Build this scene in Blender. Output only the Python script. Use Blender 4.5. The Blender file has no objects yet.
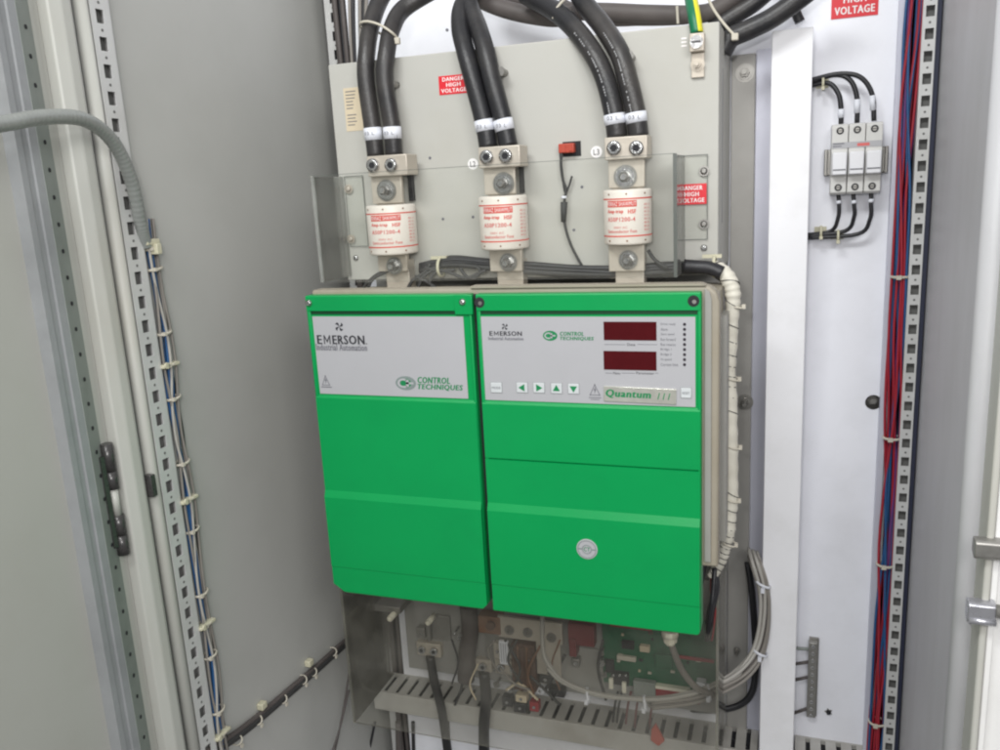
import bpy, bmesh, math, random
from mathutils import Vector, Matrix
random.seed(7)
sc = bpy.context.scene
col = sc.collection
# ------------------------------------------------------------------ camera frame
# millimetres: x to the right, d out of the mounting plate towards the camera, z up
D = 1200.0; F_PX = 839.0
CX = Vector((2410, 60, -839)).normalized()
CV = Vector((200, 3700, 839)); CV = (CV - CV.dot(CX) * CX).normalized()
CF = CX.cross(CV)
def at(px, py, d):
    v = Vector((px - 500, py - 375, F_PX)); a, b, c = v.dot(CX), v.dot(CF), -v.dot(CV)
    t = (D - d) / b
    return (a * t, d, c * t)
def atx(px, py, x):
    v = Vector((px - 500, py - 375, F_PX)); a, b, c = v.dot(CX), v.dot(CF), -v.dot(CV)
    t = x / a
    return (x, D - b * t, c * t)
def box_at(x0, y0, x1, y1, d):
    ym, xm = (y0 + y1) / 2, (x0 + x1) / 2
    return at(x0, ym, d)[0], at(x1, ym, d)[0], at(xm, y1, d)[2], at(xm, y0, d)[2]
def V(p): return Vector((p[0], -p[1], p[2])) / 1000.0

# ------------------------------------------------------------------ materials
def lin(c):
    c = c / 255.0
    return c / 12.92 if c <= 0.04045 else ((c + 0.055) / 1.055) ** 2.4
def mat(name, rgb, rough=0.5, metal=0.0, var=0.08, scale=60, bump=0.0, bscale=300, dirt=None, dirt_amt=0.0, spec=0.5, coat=0.0, k=1.0, stretch=(1, 1, 1)):
    m = bpy.data.materials.new(name); m.use_nodes = True
    nt = m.node_tree; N = nt.nodes; L = nt.links
    b = N['Principled BSDF']
    base = [lin(c) * k for c in rgb]
    geo = N.new('ShaderNodeNewGeometry')
    mp = N.new('ShaderNodeMapping'); mp.inputs['Scale'].default_value = stretch
    L.new(geo.outputs['Position'], mp.inputs['Vector'])
    no = N.new('ShaderNodeTexNoise'); no.inputs['Scale'].default_value = scale; no.inputs['Detail'].default_value = 5
    L.new(mp.outputs[0], no.inputs['Vector'])
    mx = N.new('ShaderNodeMix'); mx.data_type = 'RGBA'
    mx.inputs[6].default_value = (*[c * (1 - var) for c in base], 1)
    mx.inputs[7].default_value = (*[min(1, c * (1 + var)) for c in base], 1)
    L.new(no.outputs['Fac'], mx.inputs[0])
    out = mx.outputs[2]
    if dirt:
        n2 = N.new('ShaderNodeTexNoise'); n2.inputs['Scale'].default_value = 9; n2.inputs['Detail'].default_value = 9; n2.inputs['Roughness'].default_value = 0.65
        L.new(mp.outputs[0], n2.inputs['Vector'])
        r = N.new('ShaderNodeMapRange'); r.inputs[1].default_value = 0.45; r.inputs[2].default_value = 0.8; r.inputs[4].default_value = dirt_amt
        L.new(n2.outputs['Fac'], r.inputs[0])
        m2 = N.new('ShaderNodeMix'); m2.data_type = 'RGBA'
        L.new(r.outputs[0], m2.inputs[0]); L.new(out, m2.inputs[6]); m2.inputs[7].default_value = (*[lin(c) for c in dirt], 1)
        out = m2.outputs[2]
    L.new(out, b.inputs['Base Color'])
    rr = N.new('ShaderNodeMapRange'); rr.inputs[3].default_value = max(0.02, rough - 0.08); rr.inputs[4].default_value = min(1, rough + 0.08)
    L.new(no.outputs['Fac'], rr.inputs[0]); L.new(rr.outputs[0], b.inputs['Roughness'])
    b.inputs['Metallic'].default_value = metal
    b.inputs['Specular IOR Level'].default_value = spec
    b.inputs['Coat Weight'].default_value = coat
    if bump:
        n3 = N.new('ShaderNodeTexNoise'); n3.inputs['Scale'].default_value = bscale; n3.inputs['Detail'].default_value = 3
        L.new(mp.outputs[0], n3.inputs['Vector'])
        bp = N.new('ShaderNodeBump'); bp.inputs['Strength'].default_value = bump; bp.inputs['Distance'].default_value = 0.001
        L.new(n3.outputs['Fac'], bp.inputs['Height']); L.new(bp.outputs[0], b.inputs['Normal'])
    return m
def plexi(name, tint, haze, h0, h1, zfog=None):
    m = bpy.data.materials.new(name); m.use_nodes = True
    nt = m.node_tree; N = nt.nodes; L = nt.links
    N.remove(N['Principled BSDF'])
    tr = N.new('ShaderNodeBsdfTransparent'); tr.inputs[0].default_value = (*tint, 1)
    df = N.new('ShaderNodeBsdfDiffuse'); df.inputs[0].default_value = (*[lin(c) for c in haze], 1)
    gl = N.new('ShaderNodeBsdfGlossy'); gl.inputs['Roughness'].default_value = 0.06
    geo = N.new('ShaderNodeNewGeometry')
    no = N.new('ShaderNodeTexNoise'); no.inputs['Scale'].default_value = 14; no.inputs['Detail'].default_value = 8
    L.new(geo.outputs['Position'], no.inputs['Vector'])
    r = N.new('ShaderNodeMapRange'); r.inputs[1].default_value = 0.35; r.inputs[2].default_value = 0.7; r.inputs[3].default_value = h0; r.inputs[4].default_value = h1
    L.new(no.outputs['Fac'], r.inputs[0]); fac = r.outputs[0]
    if zfog:
        sp = N.new('ShaderNodeSeparateXYZ'); L.new(geo.outputs['Position'], sp.inputs[0])
        zr = N.new('ShaderNodeMapRange'); zr.inputs[1].default_value = zfog[0]; zr.inputs[2].default_value = zfog[1]; zr.inputs[3].default_value = zfog[2]; zr.inputs[4].default_value = 0
        L.new(sp.outputs[2], zr.inputs[0])
        ad = N.new('ShaderNodeMath'); ad.operation = 'ADD'; L.new(fac, ad.inputs[0]); L.new(zr.outputs[0], ad.inputs[1]); fac = ad.outputs[0]
    m1 = N.new('ShaderNodeMixShader'); L.new(fac, m1.inputs[0]); L.new(tr.outputs[0], m1.inputs[1]); L.new(df.outputs[0], m1.inputs[2])
    fr = N.new('ShaderNodeFresnel'); fr.inputs[0].default_value = 1.22
    m2 = N.new('ShaderNodeMixShader'); L.new(fr.outputs[0], m2.inputs[0]); L.new(m1.outputs[0], m2.inputs[1]); L.new(gl.outputs[0], m2.inputs[2])
    L.new(m2.outputs[0], N['Material Output'].inputs[0])
    return m

M = dict(
    plate=mat('white_powder_coat', (240, 241, 248), 0.36, var=0.03, scale=5, bump=0.1, bscale=900, dirt=(196, 196, 200), dirt_amt=0.3),
    panel=mat('grey_paint', (182, 182, 178), 0.45, var=0.03, scale=3, bump=0.1, bscale=900, dirt=(164, 165, 160), dirt_amt=0.3),
    panelr=mat('grey_paint_right', (190, 190, 193), 0.45, var=0.05, scale=5, bump=0.08, bscale=900, dirt=(140, 138, 134), dirt_amt=0.35, stretch=(1, 1, .3)),
    door=mat('door_paint', (170, 170, 164), 0.5, var=0.03, scale=6, bump=0.08, bscale=900, dirt=(150, 146, 134), dirt_amt=0.2),
    cream=mat('cream_frame_paint', (184, 184, 178), 0.45, var=0.04, dirt=(150, 135, 110), dirt_amt=0.3, stretch=(1, 1, .3)),
    galv=mat('galvanised_steel', (152, 154, 156), 0.5, metal=0.2, var=0.12, scale=45, bump=0.1, dirt=(120, 122, 124), dirt_amt=0.5),
    gshade=mat('zinc_shade_green', (140, 146, 141), 0.55, metal=0.0, var=0.1, scale=60, dirt=(80, 92, 84), dirt_amt=0.5),  # stiffener's shaded side given its own colour; also a wire and connector
    post=mat('zinc_plated_post', (205, 205, 204), 0.4, metal=0.15, var=0.05, dirt=(160, 158, 150), dirt_amt=0.35),
    dark=mat('dark_recess', (34, 34, 38), 0.8, var=0.3),
    slot=mat('dark_grey_matt', (62, 62, 62), 0.7, var=0.2),  # even dark grey of thin wires, wrap gaps and small parts
    slotg=mat('slot_grey', (104, 104, 102), 0.7, var=0.3),
    nutd=mat('oiled_nut', (128, 126, 122), 0.3, metal=0.6, var=0.2),
    washer=mat('plated_washer', (150, 149, 145), 0.35, metal=0.7, var=0.2, scale=150),
    redd=mat('dark_red_plastic', (112, 34, 40), 0.5, var=0.2),
    navy=mat('navy_gap_and_wire', (38, 42, 62), 0.6),  # dark of the gaps beside posts; also some duct wires
    beige=mat('beige_paint', (182, 181, 175), 0.5, var=0.025, scale=20, bump=0.1, bscale=1200, dirt=(165, 161, 148), dirt_amt=0.3),
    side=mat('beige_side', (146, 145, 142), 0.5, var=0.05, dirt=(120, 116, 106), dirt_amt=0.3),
    flange=mat('grey_flange', (160, 158, 154), 0.45, metal=0.2, var=0.05, dirt=(125, 120, 114), dirt_amt=0.35),
    lav=mat('lavender_shade_trim', (198, 199, 212), 0.4, metal=0.2, var=0.03),  # lavender of the plate's painted shade; also the wire channel edge
    trunk=mat('white_plastic', (242, 242, 246), 0.36, var=0.02, scale=10, bump=0.08, dirt=(196, 194, 190), dirt_amt=0.32),
    body=mat('drive_body_plastic', (152, 145, 131), 0.5, var=0.05, dirt=(135, 122, 100), dirt_amt=0.5),
    bodyr=mat('drive_body_grey', (150, 149, 145), 0.45, var=0.04, dirt=(140, 134, 120), dirt_amt=0.4),
    green=mat('green_moulding', (2, 146, 76), 0.36, var=0.06, scale=10, bump=0.18, bscale=1600, dirt=(6, 132, 72), dirt_amt=0.5, spec=0.32),
    greend=mat('green_groove_shade', (4, 70, 38), 0.6),
    label=mat('silver_grey_label', (170, 170, 174), 0.4, metal=0.0, var=0.02, scale=30, bump=0.1, bscale=2200, dirt=(160, 160, 160), dirt_amt=0.2),
    ink=mat('black_ink', (44, 44, 50), 0.6), ink2=mat('grey_ink', (105, 105, 112), 0.6),
    gink=mat('green_ink', (10, 122, 72), 0.6), inkgrey=mat('oval_grey_ink', (122, 134, 132), 0.6),
    ink2w=mat('worn_white_print', (150, 150, 152), 0.6),
    wink=mat('white_ink', (240, 235, 235), 0.6),
    disp=mat('red_display_window', (74, 12, 18), 0.1, var=0.15, spec=0.6),
    btn=mat('button_dome', (196, 200, 202), 0.35), btned=mat('button_edge', (150, 152, 154), 0.5),
    npl=mat('gold_nameplate', (210, 210, 200), 0.22, metal=0.55, var=0.15, scale=90),
    led=mat('dark_led', (52, 46, 54), 0.3),
    steel=mat('bright_steel', (205, 205, 205), 0.2, metal=0.95, var=0.2, scale=260, bump=.3, bscale=500),
    dsteel=mat('dull_steel', (150, 148, 144), 0.4, metal=0.7, var=0.15, scale=150),
    tin=mat('tinned_busbar', (196, 188, 176), 0.38, metal=0.35, var=0.07, scale=120, bump=0.12, dirt=(150, 135, 115), dirt_amt=0.35),
    brass=mat('tarnished_copper', (140, 104, 82), 0.45, metal=0.5, var=0.15),
    ceram=mat('white_ceramic', (234, 226, 218), 0.4, var=0.02, dirt=(200, 194, 182), dirt_amt=0.25),
    red=mat('fuse_red_print', (216, 74, 62), 0.6, var=0.12, scale=300), redl=mat('fuse_pale_print', (212, 104, 100), 0.6, var=0.1),
    black=mat('black_cable_jacket', (36, 36, 39), 0.4, var=0.3, scale=30, bump=0.35, bscale=260, dirt=(92, 86, 80), dirt_amt=0.55),
    blackd=mat('black_wire', (36, 36, 40), 0.45, var=0.2, scale=80),
    browncab=mat('dusty_cable', (88, 82, 80), 0.6, var=0.15, dirt=(60, 56, 54), dirt_amt=0.6),
    sleeve=mat('white_marker_sleeve', (222, 224, 232), 0.45, var=0.04),
    tie=mat('nylon_tie', (196, 190, 176), 0.5, var=0.05), tiey=mat('yellowed_tie_mount', (196, 192, 168), 0.5, var=0.08),
    sign=mat('sign_red', (214, 34, 48), 0.45, var=0.05), signw=mat('sign_white', (240, 238, 238), 0.5),
    rate=mat('cream_paper_label', (206, 192, 166), 0.7, var=0.04),
    gwire=mat('earth_green', (10, 110, 72), 0.4), ywire=mat('earth_yellow', (222, 214, 50), 0.4),
    redw=mat('red_wire', (158, 34, 50), 0.42, var=0.1), bluew=mat('blue_wire', (38, 84, 132), 0.42, var=0.1), purw=mat('purple_wire', (104, 62, 120), 0.42, var=0.1),
    tanw=mat('tan_wire', (190, 176, 150), 0.5), whitew=mat('white_wire', (214, 216, 220), 0.45), greyw=mat('grey_wire', (134, 129, 123), 0.5, var=0.08),
    conduit=mat('clear_conduit', (146, 149, 146), 0.35, metal=0.2, var=0.12, scale=80),
    greyl=mat('light_grey_cable', (172, 169, 163), 0.45, var=0.1),
    spiral=mat('cream_spiral_wrap', (210, 206, 194), 0.5, var=0.08, dirt=(140, 130, 112), dirt_amt=0.6),
    fuseh=mat('grey_fuse_holder', (206, 205, 202), 0.45, var=0.02), fusel=mat('light_fuse_carrier', (226, 226, 230), 0.4, var=0.02),
    gduct=mat('grey_slotted_duct', (180, 178, 173), 0.5, var=0.05, dirt=(118, 110, 98), dirt_amt=0.6),
    pcb=mat('green_circuit_board', (28, 96, 66), 0.45, var=0.3, scale=110, dirt=(70, 60, 50), dirt_amt=0.4),
    redp=mat('dull_red_plastic', (150, 34, 44), 0.5, var=0.15), orange=mat('orange_red_plastic', (176, 70, 52), 0.45, var=0.1),
    coil=mat('brown_winding', (92, 66, 54), 0.6, var=0.3, scale=200), bright=mat('bright_cap', (236, 232, 214), 0.4),
    hinge=mat('black_hinge_plastic', (74, 72, 72), 0.28, metal=0.3, var=0.3, scale=120), wdoor=mat('white_door_paint', (228, 227, 226), 0.4, var=0.03, scale=12, dirt=(196, 194, 190), dirt_amt=0.35),
    stainless=mat('brushed_latch', (176, 176, 182), 0.28, metal=0.7, var=0.15, scale=60),
    plex=plexi('clear_acrylic', (.985, .99, .985), (205, 204, 196), 0.0, 0.03, (-0.118, -0.07, 0.03)),
    plexs=plexi('clear_acrylic_edge', (.97, .975, .965), (205, 206, 202), 0.18, 0.36),
    plexd=plexi('dusty_acrylic', (.945, .94, .92), (160, 158, 150), 0.03, 0.15, (-0.82, -0.77, 0.1)),
    plexds=plexi('dusty_acrylic_side', (.93, .925, .905), (172, 170, 160), 0.15, 0.34),
    pedge=mat('acrylic_edge', (92, 96, 92), 0.3),
)

# ------------------------------------------------------------------ mesh builder
class MB:
    def __init__(s): s.bm = bmesh.new()
    def _poly(s, loops, faces, m=0, smooth=False, bev=0, seg=2):
        vs = [s.bm.verts.new(V(p)) for p in loops]
        fs = []
        for f in faces:
            try: fc = s.bm.faces.new([vs[i] for i in f])
            except ValueError: continue
            fc.material_index = m; fc.smooth = smooth; fs.append(fc)
        if bev:
            bmesh.ops.recalc_face_normals(s.bm, faces=fs)
            es = list({e for f in fs for e in f.edges if len(e.link_faces) == 2 and e.calc_face_angle(0) > 0.3})
            r = bmesh.ops.bevel(s.bm, geom=es, offset=bev / 1000, offset_type='OFFSET', segments=seg, profile=0.5, affect='EDGES', clamp_overlap=True)
            for f in r['faces']: f.material_index = m; f.smooth = True
        return s
    def box(s, x0, x1, d0, d1, z0, z1, m=0, bev=0):
        p = [(x, d, z) for x in (x0, x1) for d in (d0, d1) for z in (z0, z1)]
        return s._poly(p, [(0, 1, 3, 2), (4, 6, 7, 5), (0, 4, 5, 1), (2, 3, 7, 6), (0, 2, 6, 4), (1, 5, 7, 3)], m, bev=bev)
    def prism(s, base, off, m=0, bev=0, smooth=False):
        n = len(base); o = Vector(off)
        p = list(base) + [tuple(Vector(b) + o) for b in base]
        return s._poly(p, [tuple(range(n)), tuple(range(2 * n - 1, n - 1, -1))] + [(i, (i + 1) % n, n + (i + 1) % n, n + i) for i in range(n)], m, bev=bev)
    def prof_x(s, prof, x0, x1, m=0, bev=0):          # (d, z) outline swept along x
        return s.prism([(x0, d, z) for d, z in prof], (x1 - x0, 0, 0), m, bev)
    def prof_d(s, prof, d0, d1, m=0, bev=0):          # (x, z) outline swept along d
        return s.prism([(x, d0, z) for x, z in prof], (0, d1 - d0, 0), m, bev)
    def prof_z(s, prof, z0, z1, m=0, bev=0):
        return s.prism([(x, d, z0) for x, d in prof], (0, 0, z1 - z0), m, bev)
    def cyl(s, p, q, r, r2=None, m=0, seg=20, caps=True, smooth=True):
        p, q = Vector(p), Vector(q); r2 = r if r2 is None else r2
        t = (q - p).normalized(); a = Vector((0, 0, 1)) if abs(t.z) < .9 else Vector((1, 0, 0))
        u = t.cross(a).normalized(); w = t.cross(u)
        A = [s.bm.verts.new(V(c + rr * (math.cos(2 * math.pi * i / seg) * u + math.sin(2 * math.pi * i / seg) * w))) for c, rr in ((p, r), (q, r2)) for i in range(seg)]
        for i in range(seg):
            f = s.bm.faces.new([A[i], A[(i + 1) % seg], A[seg + (i + 1) % seg], A[seg + i]]); f.material_index = m; f.smooth = smooth
        if caps:
            f = s.bm.faces.new(A[:seg][::-1]); f.material_index = m
            f = s.bm.faces.new(A[seg:]); f.material_index = m
        return s
    def sweep(s, pts, r, m=0, seg=10, sub=6, mfun=None, rfun=None, caps=True):
        P = [Vector(p) for p in pts]
        if len(P) > 2 and sub > 1:
            Q = [P[0] * 2 - P[1]] + P + [P[-1] * 2 - P[-2]]; R = []
            for i in range(1, len(Q) - 2):
                for j in range(sub):
                    t = j / sub; a, b, c, e = Q[i - 1], Q[i], Q[i + 1], Q[i + 2]
                    R.append(0.5 * ((2 * b) + (c - a) * t + (2 * a - 5 * b + 4 * c - e) * t * t + (3 * b - 3 * c + e - a) * t ** 3))
            R.append(P[-1]); P = R
        n = len(P); rings = []; u = None
        for i in range(n):
            t = (P[min(i + 1, n - 1)] - P[max(i - 1, 0)]).normalized()
            if u is None:
                a = Vector((0, 1, 0)) if abs(t.y) < .8 else Vector((1, 0, 0)); u = (a - a.dot(t) * t).normalized()
            else: u = (u - u.dot(t) * t).normalized()
            w = t.cross(u); rr = rfun(i / (n - 1)) * r if rfun else r
            rings.append([s.bm.verts.new(V(P[i] + rr * (math.cos(2 * math.pi * k / seg) * u + math.sin(2 * math.pi * k / seg) * w))) for k in range(seg)])
        for i in range(n - 1):
            for k in range(seg):
                f = s.bm.faces.new([rings[i][k], rings[i][(k + 1) % seg], rings[i + 1][(k + 1) % seg], rings[i + 1][k]])
                f.smooth = True; f.material_index = mfun(i, k) if mfun else m
        if caps:
            for rg in (rings[0], rings[-1]):
                f = s.bm.faces.new(rg); f.material_index = m
        return s
    def ring(s, c, axis, R, r, m=0, seg=20, sx=1.0):      # a torus about axis
        c = Vector(c); t = Vector(axis).normalized(); a = Vector((0, 1, 0)) if abs(t.y) < .8 else Vector((1, 0, 0))
        u = (a - a.dot(t) * t).normalized(); w = t.cross(u); A = []
        for i in range(seg):
            th = 2 * math.pi * i / seg; o = math.cos(th) * u + math.sin(th) * w * sx; cc = c + R * o; oo = o.normalized()
            A.append([s.bm.verts.new(V(cc + r * (math.cos(2 * math.pi * k / 6) * oo + 1.6 * math.sin(2 * math.pi * k / 6) * t))) for k in range(6)])
        for i in range(seg):
            for k in range(6):
                f = s.bm.faces.new([A[i][k], A[i][(k + 1) % 6], A[(i + 1) % seg][(k + 1) % 6], A[(i + 1) % seg][k]]); f.smooth = True; f.material_index = m
        return s
    def strip(s, x0, x1, z0, z1, d, m=0):                 # thin printed patch
        return s.box(x0, x1, d, d + .3, z0, z1, m)
    def frame(s, x0, x1, z0, z1, d, w, m=0, t=.3):
        s.box(x0, x1, d, d + t, z1 - w, z1, m); s.box(x0, x1, d, d + t, z0, z0 + w, m)
        s.box(x0, x0 + w, d, d + t, z0 + w, z1 - w, m); s.box(x1 - w, x1, d, d + t, z0 + w, z1 - w, m); return s
    def text(s, txt, x0, x1, z0, z1, d, m=0, bold=0.0, shear=0.0, conv=None, stretch=True):
        if bold:
            e = bold * (z1 - z0) * .9
            for k in (-1, 1): s._text(txt, x0 + e * (k + 1) * .5, x1 + e * (k - 1) * .5, z0, z1, d + (k + 1) * .02, m, 1, shear, conv)
            return s
        return s._text(txt, x0, x1, z0, z1, d, m, 0, shear, conv)
    def _text(s, txt, x0, x1, z0, z1, d, m, bold, shear, conv, stretch=True):
        cu = bpy.data.curves.new('font_tmp', 'FONT'); cu.body = txt; cu.offset = .006 if bold else 0; cu.shear = shear; cu.resolution_u = 2
        cu.align_x = 'CENTER'; cu.space_character = 1.12 if bold else 1.05
        o = bpy.data.objects.new('font_tmp', cu); col.objects.link(o)
        dg = bpy.context.evaluated_depsgraph_get(); dg.update()
        me = bpy.data.meshes.new_from_object(o.evaluated_get(dg))
        xs = [v.co.x for v in me.vertices]; ys = [v.co.y for v in me.vertices]
        a0, a1, b0, b1 = min(xs), max(xs), min(ys), max(ys)
        sx = (x1 - x0) / (a1 - a0); sz = (z1 - z0) / (b1 - b0)
        if not stretch: sx = sz = min(sx, sz)
        vs = []
        for v in me.vertices:
            q = ((x0 + x1) / 2 + (v.co.x - (a0 + a1) / 2) * sx, d + .35, (z0 + z1) / 2 + (v.co.y - (b0 + b1) / 2) * sz)
            if conv: q = conv(q)
            vs.append(s.bm.verts.new(V(q)))
        for p in me.polygons:
            try: f = s.bm.faces.new([vs[i] for i in p.vertices]); f.material_index = m
            except ValueError: pass
        bpy.data.objects.remove(o); bpy.data.curves.remove(cu); bpy.data.meshes.remove(me)
        return s
    def bolt(s, c, r, m=0, ax=(0, 1, 0), washer=True, shank=True, mw=None, mn=None):
        mn = m if mn is None else mn
        mw = m if mw is None else mw
        c = Vector(c); a = Vector(ax).normalized()
        if washer: s.cyl(c, c + a * r * .15, r, m=mw, seg=24); s.cyl(c + a * r * .15, c + a * r * .3, r * .78, m=m, seg=24)
        s.cyl(c + a * r * .3, c + a * r * .85, r * .62, r * .58, m=mn, seg=6, smooth=False)
        if shank: s.cyl(c + a * r * .85, c + a * r * 1.3, r * .34, r * .3, m=m, seg=12)
        return s
    def pan(s, c, r, m=0, ax=(0, 1, 0), m2=None):      # domed screw head
        c = Vector(c); a = Vector(ax).normalized()
        s.cyl(c, c + a * r * .3, r, r * .92, m=m, seg=18); s.cyl(c + a * r * .3, c + a * r * .55, r * .92, r * .5, m=m, seg=18)
        if m2 is not None: s.box(c.x - r * .6, c.x + r * .6, c.y + r * .5, c.y + r * .6, c.z - r * .1, c.z + r * .1, m2)
        return s

def spline(P, sub):
    P = [Vector(p) for p in P]; Q = [P[0] * 2 - P[1]] + P + [P[-1] * 2 - P[-2]]; R_ = []
    for i in range(1, len(Q) - 2):
        for j in range(sub):
            t = j / sub; a, b_, c, e = Q[i - 1], Q[i], Q[i + 1], Q[i + 2]
            R_.append(0.5 * ((2 * b_) + (c - a) * t + (2 * a - 5 * b_ + 4 * c - e) * t * t + (3 * b_ - 3 * c + e - a) * t ** 3))
    return R_
def emerson(b, x0, x1, z0, z1, d):
    w = x1 - x0; h = z1 - z0; t = w * .021
    b.text('E', x0, x0 + w * .105, z0, z1, d, 0, bold=.09)
    a0, a1 = x0 + w * .145, x0 + w * .285; am = (a0 + a1) / 2
    for q in ([(a0, z0), (a0 + t, z0), (a0 + t, z1), (a0, z1)], [(a1 - t, z0), (a1, z0), (a1, z1), (a1 - t, z1)],
              [(a0 + t * .9, z1), (a0 + t * .9, z1 - h * .26), (am, z0 + h * .12), (am, z0 + h * .42)], [(a1 - t * .9, z1), (am, z0 + h * .42), (am, z0 + h * .12), (a1 - t * .9, z1 - h * .26)]):
        b.prof_d(q, d + .3, d + .36, 0)
    b.text('ERSON', x0 + w * .325, x1, z0, z1, d, 0, bold=.09)
WL = {}
def tag(o, label=None, cat=None, group=None, kind=None):
    for k, v in (('label', label), ('category', cat), ('group', group), ('kind', kind)):
        if v: o[k] = v
    return o
def thing(name, label, cat, loc=(0, 0, 0), group=None):
    o = bpy.data.objects.new(name, None); col.objects.link(o); o.empty_display_size = .01
    o.location = V(loc); WL[o] = V(loc).copy(); return tag(o, label, cat, group)
def obj(name, mb, mats, parent=None, label=None, cat=None, group=None, kind=None):
    if not isinstance(mats, (list, tuple)): mats = [mats]
    bm = mb.bm; bmesh.ops.recalc_face_normals(bm, faces=bm.faces[:])
    if parent: org = WL[parent]
    else:
        xs = [v.co for v in bm.verts]
        org = Vector(((min(v.x for v in xs) + max(v.x for v in xs)) / 2, (min(v.y for v in xs) + max(v.y for v in xs)) / 2, min(v.z for v in xs)))
    for v in bm.verts: v.co -= org
    me = bpy.data.meshes.new(name); bm.to_mesh(me); bm.free()
    for m in mats: me.materials.append(M[m])
    o = bpy.data.objects.new(name, me); col.objects.link(o)
    if parent: o.parent = parent
    else: o.location = org
    WL[o] = org.copy()
    return tag(o, label, cat, group, kind)
def zlerp(a, b, t): return a + (b - a) * t

# ================================================================== SETTING
PX0, PX1 = -642, 125
b = MB(); b.box(-760, 200, -60, -52, -1150, 480)
obj('back_wall', b, 'dark', kind='structure')
# mounting plate with a real round hole
hx, _, hz = at(873.5, 402.5, 0); hr = 10.5; hs = 16
b = MB()
b.box(PX0, hx - hs, -3, 0, -1150, 480); b.box(hx + hs, PX1, -3, 0, -1150, 480)
b.box(hx - hs, hx + hs, -3, 0, hz + hs, 480); b.box(hx - hs, hx + hs, -3, 0, -1150, hz - hs)
N_ = 32
sq = []
for i in range(N_):
    th = 2 * math.pi * i / N_; c, s_ = math.cos(th), math.sin(th); k = hs / max(abs(c), abs(s_)); sq.append((c * k, s_ * k))
for i in range(N_):
    j = (i + 1) % N_; t0, t1 = 2 * math.pi * i / N_, 2 * math.pi * j / N_
    b._poly([(hx + sq[i][0], 0, hz + sq[i][1]), (hx + sq[j][0], 0, hz + sq[j][1]), (hx + hr * math.cos(t1), 0, hz + hr * math.sin(t1)), (hx + hr * math.cos(t0), 0, hz + hr * math.sin(t0)),
             (hx + hr * math.cos(t1), -3, hz + hr * math.sin(t1)), (hx + hr * math.cos(t0), -3, hz + hr * math.sin(t0))], [(0, 1, 2, 3), (3, 2, 4, 5)])
obj('mounting_plate', b, 'plate', kind='structure')
b = MB(); b.box(-722, -702, -52, 470, -1150, 480)
obj('side_wall', b, 'panel', kind='structure')
b = MB(); b.box(158, 166, -52, 396, -1150, 480)
b.cyl((158, 396, -1150), (158, 396, 480), 12, m=1, seg=24)
obj('side_wall', b, ['panelr', 'panelr'], kind='structure')

def slotted_face_x(b, x, d0, d1, zs, ztop, zbot, hh, m=0, md=1, dot=1.6, dots=True):
    """a strip in an x=const plane with rectangular windows at heights zs (centres)"""
    w = (d1 - d0); a0, a1 = d0 + w * .32, d0 + w * .74
    b.box(x - 1.5, x, d0, a0, zbot, ztop, m); b.box(x - 1.5, x, a1, d1, zbot, ztop, m)
    last = ztop
    for z in zs:
        b.box(x - 1.5, x, a0, a1, z + hh, last, m); last = z - hh
    b.box(x - 1.5, x, a0, a1, zbot, last, m)
    b.box(x - 9, x - 7, a0 - 3, a1 + 3, zbot, ztop, md)
    if dots:
        p = abs(zs[1] - zs[0])
        for z in zs: b.cyl((x - 1, (a0 + a1) / 2, z - p / 2), (x + .3, (a0 + a1) / 2, z - p / 2), dot, m=md, seg=10)
def slotted_face_d(b, d, x0, x1, zs, ztop, zbot, hh, m=0, md=1, dot=1.6, a=.3, c=.8):
    w = x1 - x0; a0, a1 = x0 + w * a, x0 + w * c
    b.box(x0, a0, d - 1.5, d, zbot, ztop, m); b.box(a1, x1, d - 1.5, d, zbot, ztop, m)
    last = ztop
    for z in zs:
        b.box(a0, a1, d - 1.5, d, z + hh, last, m); last = z - hh
    b.box(a0, a1, d - 1.5, d, zbot, last, m)
    b.box(a0 - 3, a1 + 3, d - 9, d - 7.5, zbot, ztop, md)
    p = abs(zs[1] - zs[0])
    for z in zs: b.cyl(((a0 + a1) / 2, d - 1, z - p / 2), ((a0 + a1) / 2, d + .3, z - p / 2), dot, m=md, seg=10)

# ------------------------------------------------ left side: post, frame strip, opened door
ZT, ZB = 440, -1050
b = MB()
zs = [193 + 27.3 * 8 - 27.3 * i for i in range(53)]
slotted_face_x(b, -690, 434, 460, zs, ZT, ZB, 7, 0, 1)
b.prof_z([(-704, 434), (-691.5, 434), (-691.5, 431), (-704, 431)], ZB, ZT)
b.cyl((-696.5, 466.5, ZB), (-696.5, 466.5, ZT), 7.5, m=2, seg=24)
obj('slotted_post', b, ['post', 'slotg', 'cream'], label='white slotted corner post with rectangular holes beside the left door frame', cat='post')
b = MB(); b.box(-712, -700, 474, 480, ZB, ZT)  # navy box puts the dark gap beside the post into colour
b.prof_z([(-712, 480), (-692, 482), (-688, 488), (-688, 500), (-693, 512), (-712, 514)], ZB, ZT, 1, bev=2)
obj('frame_strip', b, ['navy', 'cream'], label='cream painted vertical frame edge between slotted post and opened door', cat='frame strip')
door = thing('cabinet_door', 'opened grey cabinet door at far left with perforated zinc stiffener', 'door', (-700, 700, ZB))
b = MB(); b.box(-712, -703, 581, 1110, ZB, ZT); b.box(-712, -704, 514, 527, ZB, ZT); b.box(-706, -703, 520, 581, ZB, ZT)
obj('door_panel', b, 'door', door)
b = MB()
b.prof_z([(-703, 526), (-690, 553), (-690, 562), (-692, 563), (-692, 570), (-690, 571), (-690, 578), (-703, 580)], ZB, ZT, bev=0)
st = obj('stiffener', b, 'galv', door)
b = MB()
b.prof_z([(-702.6, 525.7), (-689.7, 552.7), (-690.2, 553), (-703, 526.2)], ZB, ZT)
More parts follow.
